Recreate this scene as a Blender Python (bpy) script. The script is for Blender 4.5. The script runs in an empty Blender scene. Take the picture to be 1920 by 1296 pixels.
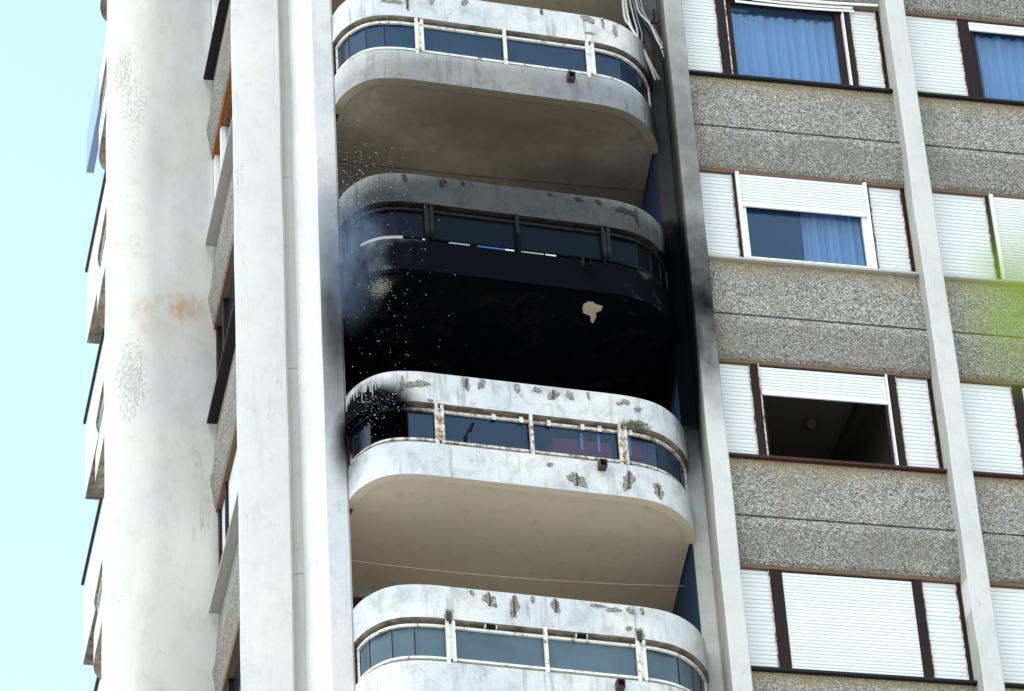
import bpy, bmesh, math, random
from mathutils import Vector, Matrix, noise as mnoise
random.seed(7)
sc = bpy.context.scene
COL = sc.collection
R = math.radians

# ------------------------------------------------------------------ camera
PITCH, ROLL = R(37.0), R(3.78685)
F0 = Vector((0, math.cos(PITCH), math.sin(PITCH)))
U0 = Vector((0, -math.sin(PITCH), math.cos(PITCH)))
R0 = Vector((1, 0, 0))
RR = R0 * math.cos(ROLL) - U0 * math.sin(ROLL)
UU = R0 * math.sin(ROLL) + U0 * math.cos(ROLL)
cd = bpy.data.cameras.new('camera')
cam = bpy.data.objects.new('camera', cd)
COL.objects.link(cam)
mw = Matrix((RR, UU, -F0)).transposed().to_4x4()
mw.translation = Vector((0, 0, 1.6))
cam.matrix_world = mw
cd.sensor_width = 36
cd.lens = 144.404
cd.clip_start = 0.2
cd.clip_end = 3000
cd.dof.use_dof = True
cd.dof.focus_distance = 47.5
cd.dof.aperture_fstop = 3.2
sc.camera = cam

# ------------------------------------------------------------------ world, sun, exposure
SUN_EL, SUN_AZ = R(60), R(226)          # azimuth clockwise from +Y
W = bpy.data.worlds.new("World")
sc.world = W
W.use_nodes = True
wn = W.node_tree
for n in list(wn.nodes):
    wn.nodes.remove(n)
sky = wn.nodes.new('ShaderNodeTexSky')
sky.sky_type = 'NISHITA'
sky.sun_disc = False
sky.sun_elevation = SUN_EL
sky.sun_rotation = SUN_AZ
sky.air_density = 2.6
sky.dust_density = 0.2
sky.ozone_density = 1.0
bg = wn.nodes.new('ShaderNodeBackground')
bg.inputs['Strength'].default_value = 0.15
wo = wn.nodes.new('ShaderNodeOutputWorld')
wn.links.new(sky.outputs[0], bg.inputs[0])
wn.links.new(bg.outputs[0], wo.inputs[0])
sl = bpy.data.lights.new('sun', 'SUN')
sl.energy = 1.35
sl.angle = R(40)
sl.color = (1.0, 0.955, 0.965)
so = bpy.data.objects.new('sun', sl)
COL.objects.link(so)
sdir = Vector((math.sin(SUN_AZ) * math.cos(SUN_EL), math.cos(SUN_AZ) * math.cos(SUN_EL), math.sin(SUN_EL)))
so.rotation_euler = sdir.to_track_quat('Z', 'Y').to_euler()
so.location = (-20, -60, 80)
sc.view_settings.view_transform = 'Standard'
sc.view_settings.look = 'None'
sc.view_settings.gamma = 1
sc.view_settings.exposure = 1.0
sc.view_settings.use_curve_mapping = False
sc.render.engine = 'CYCLES'
sc.cycles.max_bounces = 8
sc.cycles.transparent_max_bounces = 12

# ------------------------------------------------------------------ frames
BO = Vector((-0.06132581, 37.8, 0))
BA = R(16.7)
H = 2.917
tower = bpy.data.objects.new('apartment_tower', None)
COL.objects.link(tower)
tower.location = BO
tower.rotation_euler = (0, 0, BA)
TOWER_M = Matrix.Translation(BO) @ Matrix.Rotation(BA, 4, 'Z')
tower['label'] = 'pale concrete apartment tower with rounded balconies, one of them blackened by fire'
tower['category'] = 'building'


def w2l(x, y):
    """world plan point -> tower plan point"""
    dx, dy = x - BO.x, y - BO.y
    return (dx * math.cos(BA) + dy * math.sin(BA), -dx * math.sin(BA) + dy * math.cos(BA))


def frame(o, ang):
    """a local frame (tower coords): x along a facade, y into the building"""
    return Matrix.Translation((o[0], o[1], 0)) @ Matrix.Rotation(ang, 4, 'Z')


RFM = frame((2.534, -0.029), R(-2.9))                       # the facade with the windows
SILL0 = 34.84
# ------------------------------------------------------------------ materials
class NT:
    def __init__(s, m):
        m.use_nodes = True
        s.m, s.t = m, m.node_tree
        for n in list(s.t.nodes):
            s.t.nodes.remove(n)
        s.out = s.n('ShaderNodeOutputMaterial')

    def n(s, typ, **kw):
        n = s.t.nodes.new(typ)
        for k, v in kw.items():
            setattr(n, k, v)
        return n

    def l(s, a, b):
        s.t.links.new(a, b)

    def setin(s, sock, v):
        if isinstance(v, bpy.types.NodeSocket):
            s.l(v, sock)
        else:
            sock.default_value = v

    def math(s, op, a, b=0.0, c=None, clamp=False):
        n = s.n('ShaderNodeMath', operation=op)
        n.use_clamp = clamp
        s.setin(n.inputs[0], a)
        s.setin(n.inputs[1], b)
        if c is not None:
            s.setin(n.inputs[2], c)
        return n.outputs[0]

    def coord(s):
        n = s.n('ShaderNodeTexCoord')
        n.object = tower
        return n.outputs['Object']

    def noise(s, vec, scale, detail=4, rough=0.55, dist=0.0, col=False):
        n = s.n('ShaderNodeTexNoise')
        s.l(vec, n.inputs['Vector'])
        n.inputs['Scale'].default_value = scale
        n.inputs['Detail'].default_value = detail
        n.inputs['Roughness'].default_value = rough
        n.inputs['Distortion'].default_value = dist
        return n.outputs['Color' if col else 'Fac']

    def scalevec(s, vec, sv, off=(0, 0, 0)):
        n = s.n('ShaderNodeMapping')
        s.l(vec, n.inputs[0])
        n.inputs['Scale'].default_value = sv
        n.inputs['Location'].default_value = off
        return n.outputs[0]

    def ramp(s, f, a, b, lo=0.0, hi=1.0, smooth=True):
        n = s.n('ShaderNodeMapRange')
        n.interpolation_type = 'SMOOTHSTEP' if smooth else 'LINEAR'
        s.setin(n.inputs[0], f)
        n.inputs[1].default_value = a
        n.inputs[2].default_value = b
        n.inputs[3].default_value = lo
        n.inputs[4].default_value = hi
        return n.outputs[0]

    def mix(s, f, a, b, blend='MIX'):
        n = s.n('ShaderNodeMix', data_type='RGBA', blend_type=blend)
        s.setin(n.inputs[0], f)
        s.setin(n.inputs[6], a if isinstance(a, bpy.types.NodeSocket) else (*a, 1))
        s.setin(n.inputs[7], b if isinstance(b, bpy.types.NodeSocket) else (*b, 1))
        return n.outputs[2]

    def blob(s, vec, c, r, inner=0.7, outer=1.05, wob=None):
        """an ellipsoidal patch: 1 inside, 0 outside, its rim broken up by noise"""
        a = s.n('ShaderNodeVectorMath', operation='SUBTRACT')
        s.l(vec, a.inputs[0])
        a.inputs[1].default_value = c
        b = s.n('ShaderNodeVectorMath', operation='DIVIDE')
        s.l(a.outputs[0], b.inputs[0])
        b.inputs[1].default_value = r
        ln = s.n('ShaderNodeVectorMath', operation='LENGTH')
        s.l(b.outputs[0], ln.inputs[0])
        d = ln.outputs['Value']
        if wob is not None:
            d = s.math('ADD', d, wob)
        return s.ramp(d, outer, inner)

    def bsdf(s, col, rough=0.8, bump=None, bstr=0.3, bdist=0.01, **kw):
        p = s.n('ShaderNodeBsdfPrincipled')
        s.setin(p.inputs['Base Color'], col if isinstance(col, bpy.types.NodeSocket) else (*col, 1))
        s.setin(p.inputs['Roughness'], rough)
        if id(s) in SOOTF:
            s.l(s.math('MULTIPLY_ADD', SOOTF[id(s)], -0.27, 0.3), p.inputs['Specular IOR Level'])
        for k, v in kw.items():
            s.setin(p.inputs[k.replace('_', ' ')], v)
        if bump is not None:
            bn = s.n('ShaderNodeBump')
            bn.inputs['Strength'].default_value = bstr
            bn.inputs['Distance'].default_value = bdist
            s.l(bump, bn.inputs['Height'])
            s.l(bn.outputs[0], p.inputs['Normal'])
        s.l(p.outputs[0], s.out.inputs[0])
        return p


# soot patches: centre (u, v, z), radii, strength, inner, outer  (marks left by the fire)
SOOT = [
    ((0.2, 1.5, 31.15), (3.4, 2.3, 1.32), 1.0, 0.78, 1.04),
    ((0.2, 0.2, 32.05), (3.4, 2.2, 0.85), 0.90, 0.45, 1.25),
    ((-1.35, 0.3, 31.95), (1.1, 1.2, 0.75), 0.93, 0.35, 1.1),
    ((2.45, 0.85, 31.2), (0.75, 1.3, 2.4), 1.0, 0.6, 1.15),
    ((2.45, 0.85, 33.4), (0.75, 1.3, 4.6), 0.90, 0.45, 1.15),
    ((1.9, 1.6, 33.4), (2.6, 1.7, 1.5), 0.62, 0.1, 1.25),
    ((-1.4, 1.8, 33.4), (1.5, 1.6, 1.5), 0.55, 0.1, 1.25),
    ((0.3, -0.1, 34.0), (3.4, 1.6, 0.62), 0.60, 0.4, 1.12),
    ((-1.76, 0.6, 28.95), (0.30, 0.75, 0.85), 1.0, 0.15, 1.1),
    ((-1.84, 0.6, 30.8), (0.55, 1.2, 2.7), 0.92, 0.1, 1.08),
    ((-1.90, 0.3, 29.07), (1.10, 0.9, 0.53), 1.0, 0.62, 1.04),
    ((2.34, -0.05, 30.55), (0.17, 0.6, 0.85), 0.9, 0.2, 1.1),
    ((2.44, 0.1, 30.9), (0.3, 0.6, 1.9), 0.45, 0.2, 1.15),
]


SOOTF = {}


def add_soot(t, P, col, wob=None, limit=None, dark=(0.0024, 0.003, 0.0055)):
    m = None
    for i, (c, r, st, a, b) in enumerate(SOOT):
        if limit and i not in limit:
            continue
        f = t.blob(P, c, r, a, b, wob)
        if st < 1:
            f = t.math('MULTIPLY', f, st)
        m = f if m is None else t.math('MAXIMUM', m, f)
    SOOTF[id(t)] = m
    return t.mix(m, col, dark), m


MATS = {}


def mat(name):
    def deco(fn):
        m = bpy.data.materials.new(name)
        fn(NT(m))
        MATS[name] = m
        return fn
    return deco


def painted(t, base, dirt, soot=True, limit=None, drips=0.0, grime=0.45, flakes=0.66, blue=(0.52, 0.555, 0.60), bump=0.25, extra=None):
    P = t.coord()
    wob = t.math('MULTIPLY', t.math('SUBTRACT', t.noise(P, 3.5, 4, 0.55), 0.5), 0.22)
    big = t.noise(P, 0.9, 5, 0.6)
    col = t.mix(t.ramp(big, 0.3, 0.7), base, blue)
    med = t.noise(t.scalevec(P, (1, 1, 0.8)), 4.5, 6, 0.65, 0.4)
    col = t.mix(t.ramp(med, 0.45, 0.75, 0, grime), col, dirt)
    streak = t.noise(t.scalevec(P, (9, 9, 0.7)), 1.0, 5, 0.6)
    col = t.mix(t.ramp(streak, 0.55, 0.8, 0, grime * 0.9), col, dirt)
    fine = t.noise(P, 38, 3, 0.6)
    col = t.mix(t.ramp(fine, 0.35, 0.75, 0, 0.16), col, dirt)
    cr = t.noise(t.scalevec(P, (2.6, 2.6, 0.42)), 1.0, 4, 0.55, 0.6)
    ck = t.ramp(t.math('ABSOLUTE', t.math('SUBTRACT', cr, 0.5)), 0.0035, 0.0)
    ck = t.math('MULTIPLY', ck, t.ramp(t.noise(P, 1.1, 3, 0.5), 0.48, 0.62, 0, 0.55))
    col = t.mix(ck, col, (0.22, 0.21, 0.19))
    if drips:
        dr = t.noise(t.scalevec(P, (13, 13, 0.9)), 1.0, 5, 0.65)
        dm = t.math('MULTIPLY', t.ramp(dr, 0.52, 0.70), t.ramp(t.noise(P, 1.3, 3, 0.5), 0.40, 0.60))
        col = t.mix(t.math('MULTIPLY', dm, drips), col, (0.22, 0.24, 0.285))
        scf = t.ramp(t.noise(P, 3.2, 6, 0.7, 1.2), 0.56, 0.60)
        col = t.mix(t.math('MULTIPLY', scf, drips * 0.5), col, (0.36, 0.385, 0.41))
    fl = t.noise(P, 7.5, 7, 0.75, 0.3)
    fm = t.ramp(fl, flakes, flakes + 0.012)
    col = t.mix(t.math('MULTIPLY', fm, 0.75), col, (0.27, 0.265, 0.25))
    if extra:
        col = extra(t, P, col, wob)
    if soot:
        col, _ = add_soot(t, P, col, wob, limit)
    hgt = t.math('SUBTRACT', t.math('MULTIPLY', t.noise(P, 16, 6, 0.65), 1.0), t.math('MULTIPLY', fm, 0.6))
    t.bsdf(col, 0.85, hgt, bump, 0.012)


@mat('white_render')
def _(t):
    painted(t, (0.56, 0.56, 0.55), (0.30, 0.30, 0.29), blue=(0.45, 0.48, 0.51))


@mat('flat_render')
def _(t):
    painted(t, (0.63, 0.62, 0.605), (0.44, 0.43, 0.40), soot=False, grime=0.4, flakes=0.75, blue=(0.57, 0.575, 0.59))


@mat('facing_render')
def _(t):
    painted(t, (0.56, 0.56, 0.565), (0.30, 0.30, 0.31), limit=(8, 9), blue=(0.47, 0.50, 0.54))


@mat('smooth_render')
def _(t):
    painted(t, (0.58, 0.575, 0.565), (0.38, 0.375, 0.355), grime=0.35, flakes=0.735, blue=(0.53, 0.545, 0.56))


@mat('bright_render')
def _(t):
    painted(t, (0.80, 0.80, 0.79), (0.45, 0.45, 0.44), grime=0.22, flakes=0.72, blue=(0.60, 0.61, 0.625), bump=0.5)


@mat('band_render')
def _(t):
    painted(t, (0.68, 0.68, 0.675), (0.32, 0.325, 0.33), grime=0.75, drips=0.7, flakes=0.665, blue=(0.52, 0.56, 0.62), bump=0.5)


@mat('clean_render')
def _(t):
    painted(t, (0.66, 0.655, 0.64), (0.42, 0.42, 0.40), soot=False, grime=0.22, flakes=0.72, blue=(0.60, 0.61, 0.625), bump=0.5)


@mat('strip_render')
def _(t):
    painted(t, (0.48, 0.48, 0.445), (0.36, 0.34, 0.29), soot=False, grime=0.35, flakes=0.735, blue=(0.46, 0.48, 0.475))


@mat('side_render')
def _(t):
    painted(t, (0.40, 0.385, 0.34), (0.24, 0.23, 0.20), grime=0.5, flakes=0.72, blue=(0.36, 0.37, 0.355))


@mat('pier_render')
def _(t):
    def extra(t, P, col, wob):
        def lc(x, y, z):
            u, v = w2l(x, y)
            return (u, v, z)
        for c, r, a in ((lc(-4.30, 43.1, 35.10), (0.42, 0.8, 0.26), 0.95), (lc(-4.89, 43.1, 35.02), (0.18, 0.8, 0.16), 0.6), (lc(-4.45, 43.1, 34.85), (0.55, 0.8, 0.5), 0.35)):
            f = t.blob(P, c, r, 0.0, 1.1, t.math('MULTIPLY', wob, 2.0))
            n = t.ramp(t.noise(t.scalevec(P, (1, 1, 0.45)), 4.5, 6, 0.68), 0.30, 0.72)
            col = t.mix(t.math('MULTIPLY', t.math('MULTIPLY', t.math('POWER', f, 0.6), n), a), col, (0.40, 0.185, 0.055))
        # flaked paint
        fk = t.noise(t.scalevec(P, (1, 1, 0.6)), 30, 4, 0.7)
        for c, r, th in ((lc(-5.14, 43.1, 39.3), (0.13, 1.0, 0.55), 0.50), (lc(-5.02, 43.1, 38.6), (0.26, 1.0, 0.95), 0.56), (lc(-5.02, 43.1, 33.9), (0.22, 1.0, 0.85), 0.50),
                         (lc(-5.08, 43.1, 36.9), (0.2, 1.0, 0.35), 0.62), (lc(-4.5, 43.1, 39.7), (0.3, 1.0, 0.3), 0.66), (lc(-4.98, 43.1, 36.1), (0.2, 1.0, 0.25), 0.6)):
            f = t.blob(P, c, r, 0.1, 1.1, wob)
            v = t.math('MULTIPLY', t.ramp(t.math('ADD', fk, t.math('MULTIPLY', f, 0.12)), th + 0.07, th + 0.085), t.ramp(f, 0.05, 0.25))
            col = t.mix(t.math('MULTIPLY', v, 0.65), col, (0.34, 0.34, 0.32))
        f = t.blob(P, lc(-4.75, 43.1, 37.6), (0.5, 1.0, 0.9), 0.0, 1.1, wob)
        col = t.mix(t.math('MULTIPLY', f, 0.28), col, (0.38, 0.39, 0.38))
        return col
    painted(t, (0.64, 0.625, 0.59), (0.44, 0.43, 0.38), soot=False, grime=0.4, flakes=0.76, blue=(0.60, 0.60, 0.60), bump=0.18, extra=extra)


@mat('soffit_paint')
def _(t):
    P = t.coord()
    wob = t.math('MULTIPLY', t.math('SUBTRACT', t.noise(P, 2.5, 6, 0.65), 0.5), 0.7)
    col = t.mix(t.ramp(t.noise(t.scalevec(P, (0.8, 2.2, 1)), 0.8, 5, 0.6), 0.3, 0.7), (0.75, 0.62, 0.46), (0.68, 0.565, 0.415))
    col = t.mix(t.ramp(t.noise(P, 6, 6, 0.7), 0.5, 0.8, 0, 0.3), col, (0.25, 0.21, 0.15))
    warm = t.blob(P, (0.5, 0.5, 34.0), (3.0, 2.2, 0.5), 0.1, 1.1, wob)
    col = t.mix(t.math('MULTIPLY', warm, 0.62), col, (0.38, 0.27, 0.15))
    col, m = add_soot(t, P, col, t.math('MULTIPLY', wob, 0.6), limit=(0, 3, 5, 6, 7, 8, 10))
    # brown scorch showing through the soot
    s = t.ramp(t.noise(P, 2.6, 8, 0.8, 0.6), 0.48, 0.80)
    col = t.mix(t.math('MULTIPLY', t.math('MULTIPLY', s, m), 0.35), col, (0.085, 0.062, 0.042))
    t.bsdf(col, 0.9, t.noise(P, 12, 5, 0.6), 0.2, 0.01)


@mat('band_edge')
def _(t):
    P = t.coord()
    wob = t.math('MULTIPLY', t.math('SUBTRACT', t.noise(P, 4, 5, 0.6), 0.5), 0.5)
    col = t.mix(t.ramp(t.noise(P, 5, 6, 0.7), 0.35, 0.65), (0.40, 0.34, 0.26), (0.16, 0.13, 0.09))
    col, _m = add_soot(t, P, col, wob)
    t.bsdf(col, 0.9, t.noise(P, 30, 5, 0.7), 0.5, 0.01)


@mat('chipped_concrete')
def _(t):
    P = t.coord()
    n = t.noise(P, 42, 5, 0.7)
    col = t.mix(t.ramp(n, 0.38, 0.62), (0.13, 0.12, 0.105), (0.40, 0.385, 0.35))
    col, _m = add_soot(t, P, col, None)
    t.bsdf(col, 0.95, n, 1.0, 0.02)


@mat('patch_paint')
def _(t):
    P = t.coord()
    t.bsdf(t.mix(t.ramp(t.noise(P, 20, 5, 0.7), 0.35, 0.65), (0.66, 0.55, 0.38), (0.56, 0.47, 0.33)), 0.9)


@mat('speckled_plaster')
def _(t):
    P = t.coord()
    n = t.noise(P, 33, 5, 0.75)
    f = t.blob(P, (-1.36, 0.42, 31.03), (0.24, 0.36, 0.3), 0.0, 1.0)
    k = t.math('ADD', n, t.math('MULTIPLY', f, 0.22))
    t.bsdf(t.mix(t.ramp(k, 0.63, 0.67), (0.006, 0.006, 0.006), (0.40, 0.36, 0.26)), 0.95, n, 0.8, 0.01, Specular_IOR_Level=0.05)


@mat('rebar_rust')
def _(t):
    t.bsdf((0.075, 0.035, 0.022), 0.9)


@mat('pebble_dash')
def _(t):
    P = t.coord()
    v = t.n('ShaderNodeTexVoronoi')
    t.l(P, v.inputs['Vector'])
    v.inputs['Scale'].default_value = 70
    sep = t.n('ShaderNodeSeparateColor')
    t.l(v.outputs['Color'], sep.inputs[0])
    cr = t.n('ShaderNodeValToRGB')
    cr.color_ramp.interpolation = 'CONSTANT'
    els = [(0, (0.075, 0.07, 0.066)), (0.17, (0.17, 0.16, 0.148)), (0.38, (0.27, 0.26, 0.245)), (0.62, (0.39, 0.38, 0.362)), (0.86, (0.58, 0.57, 0.555)), (0.96, (0.28, 0.20, 0.13))]
    while len(cr.color_ramp.elements) < len(els):
        cr.color_ramp.elements.new(0.5)
    for e, (p, c) in zip(cr.color_ramp.elements, els):
        e.position = p
        e.color = (*c, 1)
    t.l(sep.outputs[0], cr.inputs[0])
    gap = t.ramp(v.outputs['Distance'], 0.55, 0.85)
    col = t.mix(0.06, t.mix(t.math('MULTIPLY', gap, 0.6), cr.outputs[0], (0.14, 0.13, 0.115)), (0.27, 0.258, 0.24))
    big = t.noise(P, 1.3, 5, 0.6)
    col = t.mix(t.ramp(big, 0.4, 0.7, 0, 0.35), col, (0.16, 0.15, 0.13))
    st = t.noise(t.scalevec(P, (5, 5, 0.5)), 1, 4, 0.6)
    col = t.mix(t.ramp(st, 0.5, 0.75, 0, 0.3), col, (0.30, 0.235, 0.16))
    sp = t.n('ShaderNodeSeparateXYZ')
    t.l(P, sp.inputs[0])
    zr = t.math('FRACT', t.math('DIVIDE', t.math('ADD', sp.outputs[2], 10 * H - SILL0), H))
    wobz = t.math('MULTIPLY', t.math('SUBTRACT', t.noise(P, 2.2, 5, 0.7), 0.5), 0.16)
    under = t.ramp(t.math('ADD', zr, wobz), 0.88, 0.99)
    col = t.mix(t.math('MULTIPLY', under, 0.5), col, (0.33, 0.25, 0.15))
    low = t.ramp(t.math('ADD', zr, wobz), 0.70, 0.62)  # lower half darker: shade of the downward-leaning face put into the colour
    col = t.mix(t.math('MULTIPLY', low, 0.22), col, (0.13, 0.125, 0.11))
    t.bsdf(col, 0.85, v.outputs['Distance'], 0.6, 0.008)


@mat('parapet_blue')
def _(t):
    t.bsdf((0.30, 0.40, 0.56), 0.35)


@mat('groove_mortar')
def _(t):
    t.bsdf((0.14, 0.11, 0.075), 0.95)


def metal(name, base, rust, amt, rough=0.45, soot=True):
    m = bpy.data.materials.new(name)
    t = NT(m)
    P = t.coord()
    n = t.noise(P, 14, 6, 0.75)
    col = t.mix(t.ramp(n, 0.62 - amt, 0.70 - amt * 0.6), base, rust)
    if soot:
        col, _m = add_soot(t, P, col, None, limit=(0, 1, 2, 10))
    t.bsdf(col, rough)
    MATS[name] = m


metal('white_rail', (0.72, 0.72, 0.69), (0.26, 0.15, 0.09), 0.09)
metal('grimy_rail', (0.62, 0.59, 0.54), (0.22, 0.13, 0.09), 0.16)
metal('burnt_rail', (0.16, 0.145, 0.135), (0.045, 0.04, 0.038), 0.12)
metal('dark_bracket', (0.045, 0.035, 0.03), (0.11, 0.06, 0.04), 0.05)
metal('rusty_box', (0.06, 0.04, 0.035), (0.2, 0.13, 0.09), 0.08, 0.8)
metal('dark_sill', (0.016, 0.015, 0.016), (0.05, 0.045, 0.04), 0.02, 0.5, False)
metal('pale_sill', (0.42, 0.41, 0.37), (0.2, 0.17, 0.14), 0.03, 0.6, False)
metal('red_brown_sill', (0.06, 0.022, 0.02), (0.12, 0.10, 0.09), 0.02, 0.6, False)
metal('orange_rust', (0.36, 0.12, 0.035), (0.14, 0.06, 0.03), 0.1, 0.9, False)
metal('white_pvc', (0.82, 0.83, 0.84), (0.6, 0.6, 0.58), 0.0, 0.3, False)
metal('cable_white', (0.66, 0.67, 0.68), (0.4, 0.4, 0.4), 0.02, 0.5, False)
metal('cable_grey', (0.30, 0.31, 0.32), (0.2, 0.2, 0.2), 0.02, 0.5, False)
metal('black_rubber', (0.012, 0.012, 0.013), (0.02, 0.02, 0.02), 0.0, 0.6, False)
metal('soot_and_hole_black', (0.006, 0.006, 0.007), (0.02, 0.018, 0.015), 0.0, 0.9, False)
metal('timber_strip', (0.17, 0.105, 0.075), (0.13, 0.07, 0.05), 0.06, 0.8, False)
metal('blue_wall', (0.022, 0.060, 0.150), (0.03, 0.06, 0.11), 0.0, 0.8)
metal('dark_red', (0.075, 0.014, 0.012), (0.04, 0.01, 0.01), 0.0, 0.5)
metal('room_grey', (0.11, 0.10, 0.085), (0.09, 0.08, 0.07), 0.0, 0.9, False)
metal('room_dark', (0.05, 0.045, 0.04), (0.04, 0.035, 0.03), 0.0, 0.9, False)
metal('core_grey', (0.25, 0.25, 0.24), (0.2, 0.2, 0.2), 0.0, 0.9, False)
metal('red_plastic', (0.55, 0.045, 0.04), (0.3, 0.03, 0.03), 0.0, 0.5, False)
metal('blue_cloth', (0.05, 0.12, 0.42), (0.04, 0.09, 0.3), 0.0, 0.9, False)


@mat('brown_frame')
def _(t):
    P = t.coord()
    n = t.noise(t.scalevec(P, (14, 14, 1.4)), 2.2, 6, 0.7)
    col = t.mix(t.ramp(n, 0.60, 0.78), (0.017, 0.0065, 0.007), (0.12, 0.05, 0.038))
    t.bsdf(col, 0.5, n, 0.3, 0.004)


@mat('flaking_edge')
def _(t):
    P = t.coord()
    n = t.noise(t.scalevec(P, (8, 8, 3)), 4, 6, 0.75)
    t.bsdf(t.mix(t.ramp(n, 0.45, 0.58), (0.64, 0.58, 0.54), (0.20, 0.085, 0.06)), 0.6)


@mat('shutter_white')
def _(t):
    P = t.coord()
    n = t.noise(t.scalevec(P, (2, 2, 9)), 1.4, 5, 0.6)
    d = t.noise(P, 16, 5, 0.7)
    col = t.mix(t.ramp(n, 0.3, 0.7), (0.74, 0.765, 0.79), (0.68, 0.715, 0.745))
    col = t.mix(t.ramp(d, 0.62, 0.8, 0, 0.25), col, (0.5, 0.46, 0.38))
    t.bsdf(col, 0.32)


@mat('curtain_cloth')
def _(t):
    P = t.coord()
    n = t.noise(t.scalevec(P, (30, 30, 1)), 1.0, 3, 0.5)
    p = t.bsdf(t.mix(t.ramp(n, 0.3, 0.7), (0.66, 0.78, 0.90), (0.56, 0.69, 0.85)), 0.9)


def glass(name, tint, body, clear, rough=0.02, ribs=False, soot=False, shine=1.0):
    """glass pane: reflects by Fresnel; behind the reflection partly see-through, partly a diffuse body colour"""
    m = bpy.data.materials.new(name)
    t = NT(m)
    P = t.coord()
    tr = t.n('ShaderNodeBsdfTransparent')
    tr.inputs[0].default_value = (*tint, 1)
    df = t.n('ShaderNodeBsdfDiffuse')
    col = t.mix(t.ramp(t.noise(P, 1.6, 4, 0.6), 0.3, 0.7), body, tuple(c * 0.75 for c in body))
    if soot:
        col, _m = add_soot(t, P, col, None, limit=(0, 1, 2, 10))
    t.l(col, df.inputs[0])
    mx = t.n('ShaderNodeMixShader')
    mx.inputs[0].default_value = 1 - clear
    t.l(tr.outputs[0], mx.inputs[1])
    t.l(df.outputs[0], mx.inputs[2])
    gl = t.n('ShaderNodeBsdfGlossy')
    gl.inputs['Roughness'].default_value = rough
    gl.inputs[0].default_value = (0.8 * shine, 0.9 * shine, 1 * shine, 1)
    fr = t.n('ShaderNodeFresnel')
    geo = t.n('ShaderNodeNewGeometry')
    t.l(t.math('ADD', 1.5, t.math('MULTIPLY', geo.outputs['Backfacing'], 1 / 1.5 - 1.5)), fr.inputs[0])
    bn = t.n('ShaderNodeBump')
    if ribs:
        w = t.n('ShaderNodeTexWave')
        w.inputs['Scale'].default_value = 14
        w.bands_direction = 'X'
        t.l(P, w.inputs[0])
        t.l(w.outputs['Fac'], bn.inputs['Height'])
        bn.inputs['Strength'].default_value = 0.5
        bn.inputs['Distance'].default_value = 0.004
    else:
        bn.inputs['Strength'].default_value = 0.0
    if ribs:
        t.l(bn.outputs[0], gl.inputs['Normal'])
    m2 = t.n('ShaderNodeMixShader')
    t.l(fr.outputs[0], m2.inputs[0])
    t.l(mx.outputs[0], m2.inputs[1])
    t.l(gl.outputs[0], m2.inputs[2])
    t.l(m2.outputs[0], t.out.inputs[0])
    MATS[name] = m


glass('window_glass', (0.70, 0.775, 0.86), (0.10, 0.22, 0.46), 0.91)  # blue body colour stands in for sky reflected in the pane
glass('blue_glass', (0.20, 0.32, 0.5), (0.030, 0.055, 0.105), 0.35)
glass('clear_blue_glass', (0.66, 0.74, 0.86), (0.025, 0.05, 0.10), 0.86)
glass('sooty_glass', (0.05, 0.07, 0.1), (0.005, 0.008, 0.015), 0.1, 0.25, shine=0.22)
glass('ribbed_glass', (0.35, 0.45, 0.5), (0.10, 0.145, 0.18), 0.15, 0.2, ribs=True)


@mat('ground_paving')
def _(t):
    P = t.n('ShaderNodeTexCoord').outputs['Object']
    t.bsdf(t.mix(t.ramp(t.noise(P, 0.3, 5, 0.6), 0.3, 0.7), (0.52, 0.47, 0.43), (0.46, 0.42, 0.385)), 0.9)


@mat('leaf_green')
def _(t):
    df = t.n('ShaderNodeBsdfDiffuse')
    df.inputs[0].default_value = (0.32, 0.46, 0.035, 1)
    tl = t.n('ShaderNodeBsdfTranslucent')
    tl.inputs[0].default_value = (0.50, 0.62, 0.03, 1)
    mx = t.n('ShaderNodeMixShader')
    mx.inputs[0].default_value = 0.5
    t.l(df.outputs[0], mx.inputs[1])
    t.l(tl.outputs[0], mx.inputs[2])
    t.l(mx.outputs[0], t.out.inputs[0])


@mat('twig_bark')
def _(t):
    t.bsdf((0.12, 0.10, 0.05), 0.9)


@mat('water_drop')
def _(t):
    t.bsdf((0.85, 0.87, 0.9), 0.25)


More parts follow.
